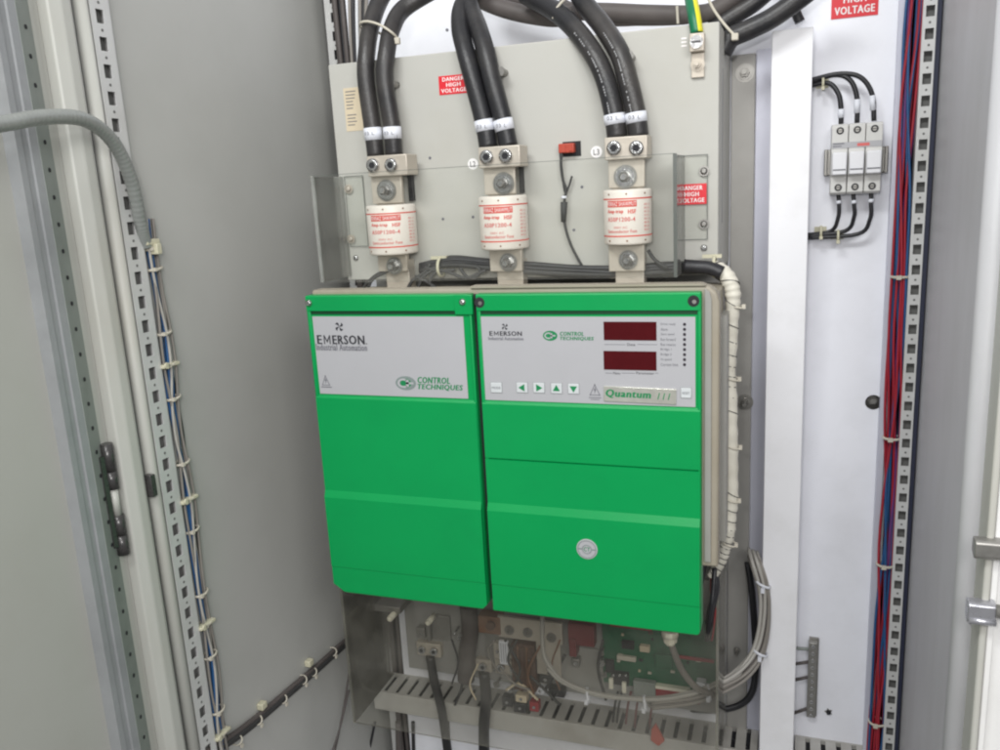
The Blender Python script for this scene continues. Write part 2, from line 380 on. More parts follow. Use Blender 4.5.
zz = ZT - 5
while zz > ZB:
    c = Vector((-695.7, 539.8, zz)); a = Vector((.9, -.43, 0))
    b.cyl(c, c + a * .9, 2.2, m=1, seg=10); zz -= 26.5
obj('perforated_edge', b, ['gshade', 'dark'], st)
# hinge
hg = MB()
hz0 = atx(115, 442, -692)[2]; hz1 = atx(127, 555, -692)[2]; hd = 522
H = hz0 - hz1
for a0, a1, mm, r in ((0, .24, 0, 6.5), (.245, .40, 0, 6.5), (.40, .64, 1, 4.5), (.64, .82, 0, 6.5), (.825, 1.0, 0, 6.5)):
    hg.cyl((-698, hd + 1, hz0 - H * a0), (-698, hd + 1, hz0 - H * a1), r, m=mm, seg=18)
hg.box(-700, -696, hd + 8, hd + 14, hz1 + 12, hz0 - 12, 0)
obj('hinge', hg, ['hinge', 'cream'], door, label='black barrel hinge with cream pin sleeve')
b = MB()
za = atx(143, 478, -692)[2]; b.box(-694, -684, 474, 482, za - 24, za + 2, 0, bev=1)
obj('hinge_block', b, 'hinge', door)

# left wiring loom down the post
lm = thing('wire_loom', 'thin blue and white wires tied down the left side wall beside the slotted post', 'wires', (-694, 424, ZB))
zt = atx(146, 232, -692)[2]
for k, (mt, dx, dd, am) in enumerate([('bluew', 0, 6, 2), ('bluew', 2, 3, 3), ('bluew', -1, 1, 2), ('greyl', 5, 4, 5), ('greyw', 4, 8, 2), ('greyw', 0, -4, 2), ('greyw', 3, -7, 3), ('blackd', -3, -9, 1), ('bluew', 1, -1, 3)]):
    pts = []; n = 24; ph = random.random() * 6
    for i in range(n + 1):
        z = zlerp(zt + 14, ZB, i / n)
        pts.append((-695 + dx * .8 + math.sin(i * 1.9 + ph) * .8, 416 + dd + math.sin(i * 1.3 + ph) * am, z))
    b = MB(); b.sweep(pts, 1.7 if mt != 'whitew' else 1.5, seg=6, sub=4); obj('wire', b, mt, lm)
for py, big in [(249, 0), (270, 0), (335, 0), (367, 1), (401, 0), (467, 0), (504, 1), (536, 0), (601, 0), (632, 1), (665, 0), (722, 0), (745, 1)]:
    px = 146 + (py - 250) * .127
    p = atx(px, py, -692); b = MB(); b.ring((-694, 417, p[2]), (0, .1, 1), 10, 1.1, sx=.75)
    b.box(-688, -684, 423, 427, p[2] - 2, p[2] + 2)
    obj('cable_tie', b, 'tie', lm)
    if big:
        b = MB(); b.box(-696, -686, 406, 434, p[2] - 2.2, p[2] + 2.2, bev=1); b.cyl((-687, 429, p[2] + 1), (-684, 429, p[2] + 1), 3.8, seg=10)
        obj('tie_mount', b, 'tiey', lm)
# conduit arching over from the door
pts = [atx(-60, 130, -640), atx(0, 124, -650), atx(45, 117, -655), atx(85, 120, -660), atx(113, 142, -668), atx(131, 180, -676), atx(141, 225, -686), atx(146, 246, -692)]
b = MB(); b.sweep(pts, 7.2, seg=14, sub=36, rfun=None)
cd = obj('flexible_conduit', b, 'conduit', label='grey flexible conduit arching from the left door to the slotted post', cat='conduit')
# corrugation ribs
bm = bmesh.new(); bm.from_mesh(cd.data)
bm.verts.ensure_lookup_table()
nr = len(bm.verts) // 14
for i in range(nr):
    if i % 4 in (0,):
        ring = [bm.verts[i * 14 + k] for k in range(14)]; c = sum((v.co for v in ring), Vector()) / 14
        for v in ring: v.co = c + (v.co - c) * .94
bm.to_mesh(cd.data); bm.free()
b = MB(); p = atx(142, 243, -690); b.box(-694, -684, 412, 434, p[2] - 3.5, p[2] + 3.5, bev=2); b.box(-690, -680, 416, 424, p[2] - 14, p[2] - 2, bev=1)
obj('tie_mount', b, 'tiey', label='yellowed cable tie mount where the flexible conduit ends', cat='tie mount')

# diagonal cable on side wall
dg = thing('surface_cable', 'black cable run diagonally across the grey left wall under white ties', 'cable', atx(213, 748, -702))
path = [(205, 756), (235, 737), (262, 716), (290, 692), (318, 668), (338, 650), (356, 634)]
for o_, r in ((0, 3.8), (5.5, 3.4), (-4.5, 2.8)):
    b = MB(); b.sweep([(p[0], p[1], p[2] + o_) for p in (atx(x, y, -697) for x, y in path)], r, seg=8); obj('wire', b, 'slot' if o_ <= 0 else 'browncab', dg)
for x, y, big in [(238, 740, 0), (258, 720, 0), (263, 708, 1), (283, 699, 0), (303, 680, 0), (310, 665, 1), (313, 672, 0), (333, 652, 0)]:
    p = atx(x, y, -696); b = MB()
    if big: b.box(-702, -692, p[1] - 6, p[1] + 6, p[2] - 1, p[2] + 9, bev=1.5); obj('tie_mount', b, 'tiey', dg)
    else: b.ring((-698, p[1], p[2]), (0, .8, .6), 8.5, 1.0, sx=.8); b.box(-692, -689, p[1] - 2, p[1] + 2, p[2] - 10, p[2] - 5); obj('cable_tie', b, 'tie', dg)
# small nick marks on the wall are left to the paint

# ------------------------------------------------ rear left: slotted post and cable columns behind plate edge
b = MB(); zs = [290 + 27 * 5 - 27 * i for i in range(48)]
slotted_face_d(b, -20, -690, -668, zs, 460, -1100, 7, 0, 1, a=.45, c=.85)
obj('slotted_post', b, ['post', 'dark'], label='slotted rear corner post behind the left end of beige enclosure', cat='post')
for i, (x, d, mt, r) in enumerate([(-664, -14, 'blackd', 5), (-656, -12, 'blackd', 5), (-662, -6, 'browncab', 4), (-652, -8, 'browncab', 4), (-668, -10, 'browncab', 3.5), (-648, -12, 'blackd', 4)]):
    pts = [(x + random.uniform(-2, 2), d + random.uniform(-2, 2), z) for z in range(440, -1100, -170)]
    b = MB(); b.sweep(pts, r, seg=8); obj('vertical_wire', b, mt, label='dark cable in the tight column behind the left edge of mounting plate', cat='wire', group='dark cables behind the plate edge')
for i, (px0, px1, mt) in enumerate([(349, 354, 'greyw'), (353, 357, 'blackd'), (357, 359.5, 'whitew'), (360, 363, 'greyw'), (364, 364.5, 'blackd'), (368, 366, 'greyw')]):
    a = at(px0, -40, 8); c = at(px1, 90, 8)
    b = MB(); b.sweep([(a[0], 8, a[2]), ((a[0] + c[0]) / 2 + random.uniform(-2, 2), 9, (a[2] + c[2]) / 2), (c[0], 8, c[2])], 2.6, seg=8)
    obj('vertical_wire', b, mt, label='thin grey or dark wire running up the white plate behind the leftmost power cable', cat='wire', group='thin wires up the white plate')

# ------------------------------------------------ right side: slotted post, wire bundle, side door
b = MB(); zs = [173 + 25.4 * 9 - 25.4 * i for i in range(50)]
slotted_face_d(b, 30, 136, 151, zs, 440, -1100, 6.2, 0, 1, a=.22, c=.85, dot=1.4)
b.box(136, 137.5, 8, 28.5, -1100, 440)
obj('slotted_post', b, ['post', 'slotg'], label='white slotted post with square holes beside the red and blue wires', cat='post')
b = MB(); b.box(151.2, 156.5, 18, 29, -1100, 440)  # dark strip added in the unlit gap between post and wall
obj('gap_dark_strip', b, 'navy', label='narrow dark strip painted as the gap between right slotted post and grey side wall', cat='gap strip')
wb = thing('wire_bundle', 'red and blue wires tied in a long vertical bundle beside the right slotted post', 'wires', (131, 18, -1080))
for k, mt in enumerate(['redw', 'redw', 'bluew', 'redw', 'bluew', 'purw', 'redw', 'bluew', 'redw', 'purw', 'bluew', 'redw']):
    pts = []; ph = random.random() * 6; x0 = 121 + (k * 1.27); fr = random.uniform(.5, 1.1)
    for i in range(17):
        z = 440 - i * 95
        x = x0 + math.sin(i * fr + ph) * 5.5 + math.sin(i * 2.3 + ph * 2) * 1.5; x = min(136.5, max(118, x))
        pts.append((x, 12 + (k % 4) * 4 + math.sin(i * 1.1 + ph) * 3, z))
    b = MB(); b.sweep(pts, 1.7, seg=7, sub=4); obj('wire', b, mt, wb)
for py in (277, 439, 567, 727):
    z = at(900, py, 24)[2]; b = MB(); b.ring((128, 19, z), (0, 0, 1), 11, 1.2, sx=1.0); b.box(122, 128, 29, 33, z - 2.5, z + 2.5); obj('cable_tie', b, 'tie', wb)
b = MB(); b.box(112, 119.5, .3, 14, -1100, 440)
obj('wire_channel_edge', b, 'lav', label='pale metal folded edge along the left of the red and blue wires', cat='trim')
b = MB(); b.box(160, 166, 404, 440, -1150, 480, bev=2)
obj('frame_strip', b, 'cream', label='light grey rounded frame edge at the front of the right side wall', cat='frame strip')
rd = thing('cabinet_door', 'white cabinet door at the far right edge carrying two metal latches', 'door', (170, 600, -1050))
b = MB(); b.box(166.5, 420, 420, 428, -1150, 480, bev=2); b.box(166.8, 172, 428, 436, -1150, 480, bev=1)
obj('door_panel', b, 'wdoor', rd)
for (xa, ya, xb, yb, mt) in ((974, 542, 1030, 561, 'dsteel'), (967, 603, 996, 624, 'stainless')):
    q = box_at(xa, ya, xb, yb, 446); b = MB()
    b.prof_x([(436, q[2] + 4), (446, q[2]), (449, q[2] + 3), (449, q[3] - 2), (446, q[3]), (436, q[3])], q[0], q[1], bev=1.2)
    if mt == 'stainless': b.cyl((q[0] + 1, 448, q[2] + 3.5), (q[1], 448, q[2] + 3.5), 3.2)
    obj('latch', b, mt, rd)
q = box_at(996, 606, 1030, 624, 450); b = MB(); b.cyl((q[0], 446, (q[2] + q[3]) / 2), (q[1], 446, (q[2] + q[3]) / 2), (q[3] - q[2]) / 2 * .7); obj('latch_rod', b, 'dsteel', rd)

# ================================================================== BEIGE ENCLOSURE
enc = thing('equipment_enclosure', 'beige painted metal enclosure behind the three white fuses', 'enclosure', (-335, 80, -760))
XL, XR, DB, ZTOP = -585, -86, 170, 165
b = MB(); b.box(XL, XR, 0.5, DB, -118, ZTOP, 0, bev=1.5)
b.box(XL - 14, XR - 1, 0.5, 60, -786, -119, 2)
for px, py in [(443, 219), (473, 217), (574, 230), (582, 187), (430, 158), (447, 30)]:
    x, _, z = at(px, py, DB); b.cyl((x, DB - 1, z), (x, DB + .4, z), 1.9, m=1, seg=12)
b.box(XR - 20, XR + .4, 120, 122, -60, 120, 1)
obj('housing', b, ['beige', 'ink2', 'side'], enc)
for px, py in [(397, 85), (505, 73), (632, 58)]:
    x, _, z = at(px, py, DB); b = MB(); b.cyl((x, DB, z), (x, DB + 16, z), 4.5, m=0, seg=10); b.cyl((x, DB + 16, z), (x, DB + 20, z), 6, m=0, seg=6)
    obj('standoff', b, 'dsteel', enc)
for px, py in [(704, 248), (356, 258)]:
    x, _, z = at(px, py, DB); b = MB(); b.pan((x, DB, z), 4.2); obj('screw', b, 'steel', enc)
def warn_label(x0, x1, z0, z1, d, parent, lines, mats=('sign', 'wink')):
    b = MB(); b.box(x0, x1, d, d + .6, z0, z1, 0); lb = obj('warning_label', b, mats[0], parent)
    b = MB(); n = len(lines); h = (z1 - z0) / (n + .3); w = x1 - x0; mx = max(len(l) for l in lines)
    for i, l in enumerate(lines):
        zt_ = z1 - h * (i + .28); ww = w * .86 * len(l) / mx
        b.text(l, (x0 + x1) / 2 - ww / 2, (x0 + x1) / 2 + ww / 2, zt_ - h * .7, zt_, d + .6, bold=.07)
    obj('lettering', b, mats[1], lb); return lb
x0, x1, z0, z1 = box_at(439, 75, 468.5, 94, DB)
warn_label(x0, x1, z0, z1, DB, enc, ['DANGER', 'HIGH', 'VOLTAGE'])
x0, x1, z0, z1 = box_at(345, 87.5, 362, 131, DB)
b = MB(); b.box(x0, x1, DB, DB + .5, z0, z1); rl = obj('rating_label', b, 'rate', enc)
b = MB()
for i in range(11):
    if i == 6: continue
    xx = x1 - 4 - i * 0; zc = z1 - 4 - i * 4.2
    b.box(x0 + 3, x0 + 3 + random.uniform(8, 15), DB + .5, DB + .8, zc - 1.1, zc)
obj('small_print', b, 'ink2', rl)
for px, py, t in [(473, 164, 'L2'), (596.5, 152, 'L3')]:
    x, _, z = at(px, py, DB); b = MB(); b.cyl((x, DB, z), (x, DB + .5, z), 7, seg=24)
    pl = obj('phase_label', b, 'signw', enc); b = MB(); b.text(t, x - 3.6, x + 3.6, z - 3.4, z + 3.4, DB + .6); obj('lettering', b, 'ink', pl)
# earth terminal with screw and nut
x0, x1, z0, z1 = box_at(689.5, 33, 704.5, 51.5, DB + 12)
b = MB(); b.box(x0, x1, DB, DB + 14, z0, z1, bev=1); et = obj('earth_terminal', b, 'tin', enc)
b = MB(); b.cyl(((x0 + x1) / 2, DB + 14, (z0 + z1) / 2), ((x0 + x1) / 2, DB + 18, (z0 + z1) / 2), 7.2, m=0); b.box((x0 + x1) / 2 - 5, (x0 + x1) / 2 + 5, DB + 18, DB + 18.4, (z0 + z1) / 2 - .9, (z0 + z1) / 2 + .9, 1); obj('screw', b, ['steel', 'dark'], et)
b = MB(); b.box(x0 + 1, x1 - 1, DB, DB + 4, z0 - 27, z0 - .3, bev=.6); b.bolt(((x0 + x1) / 2, DB + 4, z0 - 13), 7.8); obj('earth_stud', b, 'tin', enc)
a = at(684, 42, DB); b = MB(); b.box(a[0] - 3, a[0] + 3, DB, DB + .4, a[2] - 1, a[2] + .6); b.box(a[0] - 3, a[0] + 3, DB, DB + .4, a[2] - 5, a[2] - 3.4); b.box(a[0] - 3, a[0] + 3, DB, DB + .4, a[2] + 3, a[2] + 4.6)
obj('earth_symbol', b, 'wink', enc)
# fan-side bracket under the fuses: small lighter plates with two rivets at left
x0, x1, z0, z1 = box_at(341, 178, 360, 249, DB)

# ------------------------------------------------ flange strip at the right of the enclosure
fl = thing('mounting_flange', 'grey metal flange strip with hex nuts right of the beige enclosure', 'bracket', (-68, 3, -900))
b = MB(); b.box(-84, -54, .4, 6, -900, 148, bev=.8); obj('plate', b, 'flange', fl)
for px, py, r in [(745, 73, 8), (745, 402, 7.5), (737, 650, 4.5), (725, 237, 2.2)]:
    x, _, z = at(px, py, 6); b = MB(); b.cyl((x, 6, z), (x, 7, z), r * 1.5, m=0) if r > 5 else None; b.cyl((x, 7, z), (x, 9, z), r * 1.15, m=0); b.cyl((x, 9, z), (x, 16, z), r * .8, r * .75, m=1, seg=6, smooth=False); b.cyl((x, 16, z), (x, 24, z), r * .4, m=0, seg=14); obj('nut', b, ['dsteel', 'nutd'], fl)
b = MB(); b.box(-53, -34, .4, 4, -900, 152, bev=.5)  # shade on the mounting plate, put into colour as a strip
obj('lavender_shade_trim', b, 'lav', label='plate shade painted as a lavender strip between grey flange and white trunking', cat='painted shade')

# white trunking
tk = thing('cable_trunking', 'tall white plastic cable trunking standing on the white plate', 'trunking', (-9, 30, -960))
b = MB(); b.box(-31, 13, .4, 52, -960, 163)
zz = 150
obj('trunking_base', b, 'trunk', tk)
b = MB(); b.box(-33, 14.5, 52, 60, -962, 165, bev=1.2); obj('lid', b, 'trunk', tk)

# ================================================================== HIGH VOLTAGE SIGN
x0, x1, z0, _ = box_at(831.5, -10, 878.5, 17, 1); z1 = z0 + 43
sg = thing('warning_sign', 'red high voltage sign on the white plate at the top edge of the photo', 'sign', ((x0 + x1) / 2, 0, z0))
warn_label(x0, x1, z0, z1, .3, sg, ['DANGER', 'HIGH', 'VOLTAGE'])

# ================================================================== THREE POLE FUSE HOLDER
x0, x1 = at(831.5, 135, 35)[0], at(883, 135, 35)[0]
zt1, zm1, zm0, zb0 = at(858, 123, 35)[2], at(858, 148, 45)[2], at(858, 176.5, 45)[2], at(857, 194, 35)[2]
fh = thing('fuse_holder', 'three pole grey fuse holder on the white plate right of the trunking', 'fuse holder', ((x0 + x1) / 2, 0, zb0))
b = MB(); b.box(x0 - 7, x1 + 9, 1, 8, zm0 + 2, zm1 + 1, bev=2); b.box(x0 - 7, x0 - 3, 1, 14, zm0 + 2, zm1 + 1, bev=1); b.box(x1 + 5, x1 + 9, 1, 14, zm0 + 2, zm1 + 1, bev=1); obj('mounting_rail', b, 'dsteel', fh)
pw = (x1 - x0) / 3
for i in range(3):
    a0, a1 = x0 + pw * i + .4, x0 + pw * (i + 1) - .4; xc = (a0 + a1) / 2
    b = MB(); b.prof_x([(.5, zb0), (32, zb0), (36, zb0 + 3), (36, zm0 + 1), (40, zm0 + 3), (40, zm1 - 2), (38, zm1), (38, zt1 - 3), (34, zt1), (.5, zt1)], a0, a1, bev=.8)
    pb = obj('pole_body', b, 'fuseh', fh)
    b = MB(); b.box(a0 + 1, a1 - 1, 40, 49, zm0 + 3, zm1 - 4, bev=1.5); cr = obj('fuse_carrier', b, 'fusel', fh)
    b = MB(); b.box(a0 + 2, a1 - 2, 49, 49.5, zm0 + 8.5, zm0 + 10); obj('carrier_slot', b, 'ink2', cr)
    for zc, dd in ((zt1 - 8, 38), (zb0 + 9, 36)):
        b = MB(); b.cyl((xc, dd - 2, zc), (xc, dd + .5, zc), 4.4, m=0, seg=20); b.cyl((xc, dd, zc), (xc, dd + .7, zc), 2.6, m=1, seg=16); b.box(xc - 2.4, xc + 2.4, dd + .7, dd + .9, zc - .4, zc + .4, 0); obj('terminal_screw', b, ['dark', 'dsteel'], pb)
b = MB(); b.box(x0 + 1, x1 - 1, 38.3, 38.8, zm1 + 1, zm1 + 8); b2 = obj('rating_label', b, 'label', fh)
b = MB(); b.box(x0 + 2, x0 + 15, 38.8, 39.1, zm1 + 6, zm1 + 7.2); b.box(x0 + 2, x0 + 12, 38.8, 39.1, zm1 + 3, zm1 + 4); b.box(x0 + 30, x0 + 44, 38.8, 39.1, zm1 + 2.4, zm1 + 6, 1); obj('small_print', b, ['ink2', 'redl'], b2)
for lab, top in (('upper', True), ('lower', False)):
    pp = [[(808, 86), (828, 83), (838, 93), (841, 108), (841, 124)], [(808, 83), (834, 75), (850, 80), (857, 98), (857, 123)], [(808, 81), (838, 74), (860, 77), (872, 94), (874, 121)]] if top else \
         [[(838, 193), (839, 205), (838, 218), (831, 231), (806, 235)], [(853, 192), (854, 205), (854, 217), (845, 231), (806, 236)], [(871, 190), (871, 204), (870, 219), (858, 234), (806, 238)]]
    names = ['left', 'middle', 'right']
    for k, p in enumerate(pp):
        dds = [14, 20, 24, 24, 22] if top else [22, 24, 22, 16, 14]
        t = thing('control_wire', 'short black wire entering the %s of the fuse holder at its %s pole' % ('top' if top else 'bottom', names[k]), 'wire', at(p[-1 if top else 0][0], p[-1 if top else 0][1], 22), 'black wires at the fuse holder')
        q = [at(x, y, d_ + (k - 1) * 2) for (x, y), d_ in zip(p, dds)]
        b = MB(); b.sweep(q, 3.1 if top else 2.6, seg=10); obj('jacket', b, 'blackd', t)
        a, c = (Vector(q[3]), Vector(q[4])) if top else (Vector(q[0]), Vector(q[1]))
        m0, m1 = (a * .95 + c * .05, a * .4 + c * .6) if top else (a * .35 + c * .65, a * .1 + c * .9)
        b = MB(); b.cyl(m0, m1, 3.7 if top else 3.2, seg=14); obj('ferrule_marker', b, 'sleeve', t)
for px, py in [(823, 83), (821, 232), (838, 236)]:
    x, d_, z = at(px, py, 16); b = MB(); b.ring((x, 16, z), (1, 0, 0), 7.5, 1.1); b.box(x - 2, x + 2, 20, 26, z - 9, z - 5); b.box(x - 8, x + 7, .4, 4, z - 5, z + 6)
    obj('cable_tie', b, 'tiey', label='pale cable tie around the black wires at the %s' % {83: 'top left of the fuse holder', 232: 'trunking edge below the fuse holder', 236: 'bottom left of the fuse holder'}[py], cat='cable tie')

# earth bar low on the plate
x0, x1, z0, z1 = box_at(807.5, 642.5, 816.5, 717, 12)
eb = thing('earth_bar', 'small vertical brass terminal bar on the plate near the bottom of trunking', 'terminal bar', ((x0 + x1) / 2, 0, z0))
b = MB(); b.box(x0, x1, 4, 14, z0, z1, bev=.8); b.box(x0 + 1, x1 + 2, .4, 4, z0 - 3, z1 + 3); obj('bar', b, 'dsteel', eb)
for i in range(11):
    zc = z1 - 5 - i * (z1 - z0 - 9) / 10; b = MB(); b.cyl(((x0 + x1) / 2, 14, zc), ((x0 + x1) / 2, 16, zc), 2.8, seg=12); b.box((x0 + x1) / 2 - 2, (x0 + x1) / 2 + 2, 16, 16.2, zc - .4, zc + .4, 1); obj('screw', b, ['steel', 'dark'], eb)
for py0, py1, lab in [(649, 648, 'topmost'), (662, 664, 'second'), (677, 680, 'third'), (708, 713, 'lowest')]:
    a, c = at(808, py0, 9), at(794, py1, 8); b = MB(); b.sweep([a, ((a[0] + c[0]) / 2, 12, (a[2] + c[2]) / 2 + 2), c], 2.4, seg=8)
    obj('earth_wire', b, 'gshade' if lab == 'topmost' else 'browncab', label='short wire leaving the brass terminal bar, %s of four' % lab, cat='wire')
x, _, z = at(828.5, 711.5, 0); b = MB()
star = []
for i in range(10):
    r = 6 if i % 2 == 0 else 3.4; th = math.pi / 2 + i * math.pi / 5 + .3; star.append((x + r * math.cos(th), z + r * math.sin(th)))
b.prof_d(star, .3, 1.2); b.cyl((x, 1, z), (x, 4, z), 3.2, m=1)
obj('star_washer', b, ['dsteel', 'dark'], label='dark star shaped washer screwed to the white plate near terminal bar', cat='washer')
# plug seen in the plate hole
b = MB(); b.cyl((hx, -40, hz), (hx, -12, hz), 7, seg=6, smooth=False); b.cyl((hx, -12, hz), (hx, -8, hz), 4)
b.box(hx - 15, hx + 15, -30, -26, hz - 15, hz + 15, 0)
obj('hole_bolt', b, 'dsteel', label='bolt seen inside the round hole of the white plate', cat='bolt')

# ================================================================== SLOTTED DUCT AT THE BOTTOM
dk = thing('wiring_duct', 'grey slotted wiring duct running along the bottom under the drive', 'wiring duct', (-270, 30, -905))
def duct(x0, x1):
    b = MB(); x = x0; pitch = 21.5; b.box(x0, x1, .4, 4, -872, -842); b.box(x0, x1, 55, 58, -845, -842)
    while x < x1:
        e = min(x + pitch - 6.5, x1); b.box(x, e, 4, 55, -844.5, -842, bev=.4); x += pitch
    b.box(x0, x1, 4, 55, -873, -871); b.box(x0, x1, 4, 55, -850, -849, 1)  # dark sheet under the slots deepens their shade by colour
    return b
for xa, xb in ((-670, -36), (17, 117)):
    obj('slotted_wall', duct(xa, xb), ['gduct', 'dark'], dk); b = MB(); b.box(xa - 2, xb + 1, 58.2, 62, -876, -840.5, bev=1); obj('cover_strip', b, 'gduct', dk)
b = MB()
for i in range(9):
    y = random.uniform(-868, -852); b.sweep([(xx, random.uniform(12, 48), y + random.uniform(-4, 4)) for xx in range(-650, -30, 60)], 2.6, m=i % 3, seg=6, sub=3)
obj('duct_wires', b, ['blackd', 'redp', 'navy'], dk, kind='stuff')
b = MB()
for i in range(6):
    y = random.uniform(-868, -852); b.sweep([(xx, random.uniform(12, 48), y + random.uniform(-4, 4)) for xx in range(20, 120, 30)], 3, m=i % 3, seg=6, sub=3)
obj('duct_wires', b, ['blackd', 'redp', 'redp'], dk, kind='stuff')
# wires hanging below the duct
for (px, w, sl, mt, where) in [(375, 4, -14, 'blackd', 'leftmost'), (398, 9, 4, 'browncab', 'second from left'), (413, 6, 4, 'blackd', 'third from left'), (447, 8, 6, 'blackd', 'below the left lug'), (486, 9, 4, 'blackd', 'below the middle lug')]:
    a = at(px, 722, 40); c = at(px + sl, 800, 20); b = MB(); b.sweep([(a[0], 40, a[2]), ((a[0] + c[0]) / 2, 34, (a[2] + c[2]) / 2), c], w * .55, seg=10)
    obj('hanging_cable', b, mt, label='dark cable dropping under the wiring duct, %s' % where, cat='cable')
for k, (xa, ya, xb, yb) in enumerate([(352, 655, 333, 760), (349, 690, 329, 760)]):
    b = MB(); a, c = atx(xa, ya, -670), atx(xb, yb, -680); b.sweep([a, ((a[0] + c[0]) / 2, (a[1] + c[1]) / 2, (a[2] + c[2]) / 2 - 8), c], 1.6, seg=6)
    obj('hanging_wire', b, 'browncab', label='thin grey wire dropping beside the lower shield, %s' % ('longer one' if k == 0 else 'shorter one'), cat='wire')

# ================================================================== MOTOR DRIVE
drv = thing('motor_drive', 'green fronted motor drive with two covers and two dark red displays', 'motor drive', (-325, 170, -508))
b = MB()
b.prof_d([(-560, -114), (-84, -114), (-76, -121), (-73, -131), (-73, -431), (-560, -431)], 284, 306, 0, bev=3)
b.box(-560, -78, 171, 281.5, -431, -127, 0, bev=2)
b.box(-556, -350, 171, 300, -486, -432, 0)
b.box(-340, -96, 171, 300, -486, -432.2, 2)
b.box(-347, -339, 306.3, 309, -500, -120, 2)  # dark strip colours in the shaded gap between the covers
b.prof_d([(-350, -111.5), (-92, -111.5), (-87, -113.6), (-350, -113.6)], 290, 308, 0)
b.box(-80, -70.2, 172, 240, -428, -156, 1)
obj('chassis', b, ['body', 'bodyr', 'dark'], drv)
b = MB(); b.prof_d([(-87, -117), (-83, -120), (-81, -128), (-81, -424), (-88, -424), (-88, -117)], 306.2, 309, 0, bev=1)
obj('side_trim', b, 'bodyr', drv)
CD = 320
def cover(x0, x1, notch, split):
    b = MB()
    prof = [(300, -119), (CD - 1, -119), (CD, -120.5), (CD, -137.5), (CD - 7, -138), (CD - 7, -142.2), (CD - 2.4, -142.6), (CD - 2.4, -243.5), (CD, -246.5)]
    if split: prof += [(CD, -312), (CD - 3, -312.3), (CD - 3, -313.6), (CD + .4, -314)]
    prof += [(CD + .4, -368), (CD + 4, -377), (CD + 4, -472), (CD + 3.2, -473), (CD + 3.2, -507), (CD + 1, -509), (300, -509)]
    # main body with chamfered corners: split into three slabs so the bottom corner can be cut
    b.prof_x(prof, x0 + 1, x1 - 1, 0)
    # inner recess sides
    b.box(x0, x0 + 5, 298, CD - 1, -508, -119.6, 0, bev=1.5); b.box(x1 - 4, x1, 298, CD - 1, -508, -119.6, 0, bev=1.5)
    b.box(x0 + 1, x1 - 1, CD - 6.95, CD - 3.2, -142.1, -138.1, 1)  # dark green strip puts the groove's shade into colour
    return b
pc_x0, pc_x1 = -561.5, -346
b = cover(pc_x0, pc_x1, True, False)
bm = b.bm
# cut the lower left corner and the lower right notch of the left cover
def cut(b, pco, pno):
    bmesh.ops.bisect_plane(b.bm, geom=b.bm.verts[:] + b.bm.edges[:] + b.bm.faces[:], plane_co=V(pco), plane_no=Vector((pno[0], -pno[1], pno[2])), clear_outer=True)
    bmesh.ops.holes_fill(b.bm, edges=[e for e in b.bm.edges if e.is_boundary], sides=0)
cut(b, (-556, CD, -500), (-.55, 0, -.83))
cut(b, (-349, CD, -503.5), (.7, 0, -.7))
pc = obj('power_cover', b, ['green', 'greend'], drv, label='left green cover with silver label and two steel screws')
cc_x0, cc_x1 = -340, -90.5
b = cover(cc_x0, cc_x1, False, True)
cut(b, (-92, CD, -505), (.7, 0, -.7))
cc = obj('control_cover', b, ['green', 'greend'], drv, label='right green cover with keypad, displays and nameplate')
# tab on left cover
b = MB(); x0, x1, z0, z1 = box_at(454, 294, 471.5, 314, CD + 1); b.box(x0, x1 + .5, CD - 5, CD + .8, z0 - 1, -119.4, bev=.8); obj('corner_tab', b, 'green', pc)
for px, py in [(309, 303), (462.5, 302)]:
    x, _, z = at(px, py, CD); b = MB(); b.pan((x, CD + .3, z), 4.3); obj('screw', b, 'steel', pc)
for px, py in [(479.5, 302.5), (693.5, 301)]:
    x, _, z = at(px, py, CD); b = MB(); b.cyl((x, CD - 1, z), (x, CD + .4, z), 6.0, m=0, seg=24); b.cyl((x + .8, CD, z - .8), (x + .8, CD + .8, z - .8), 2.2, m=1, seg=16); obj('screw_recess', b, ['dark', 'dsteel'], cc)
x, _, z = at(477, 600, CD); b = MB(); b.pan((x - 1, 300, z), 6); b.box(x - 8, x + 6, 292, 300, z - 10, z + 8, 0); obj('lower_screw', b, 'dsteel', drv)

LD = CD - 2.2
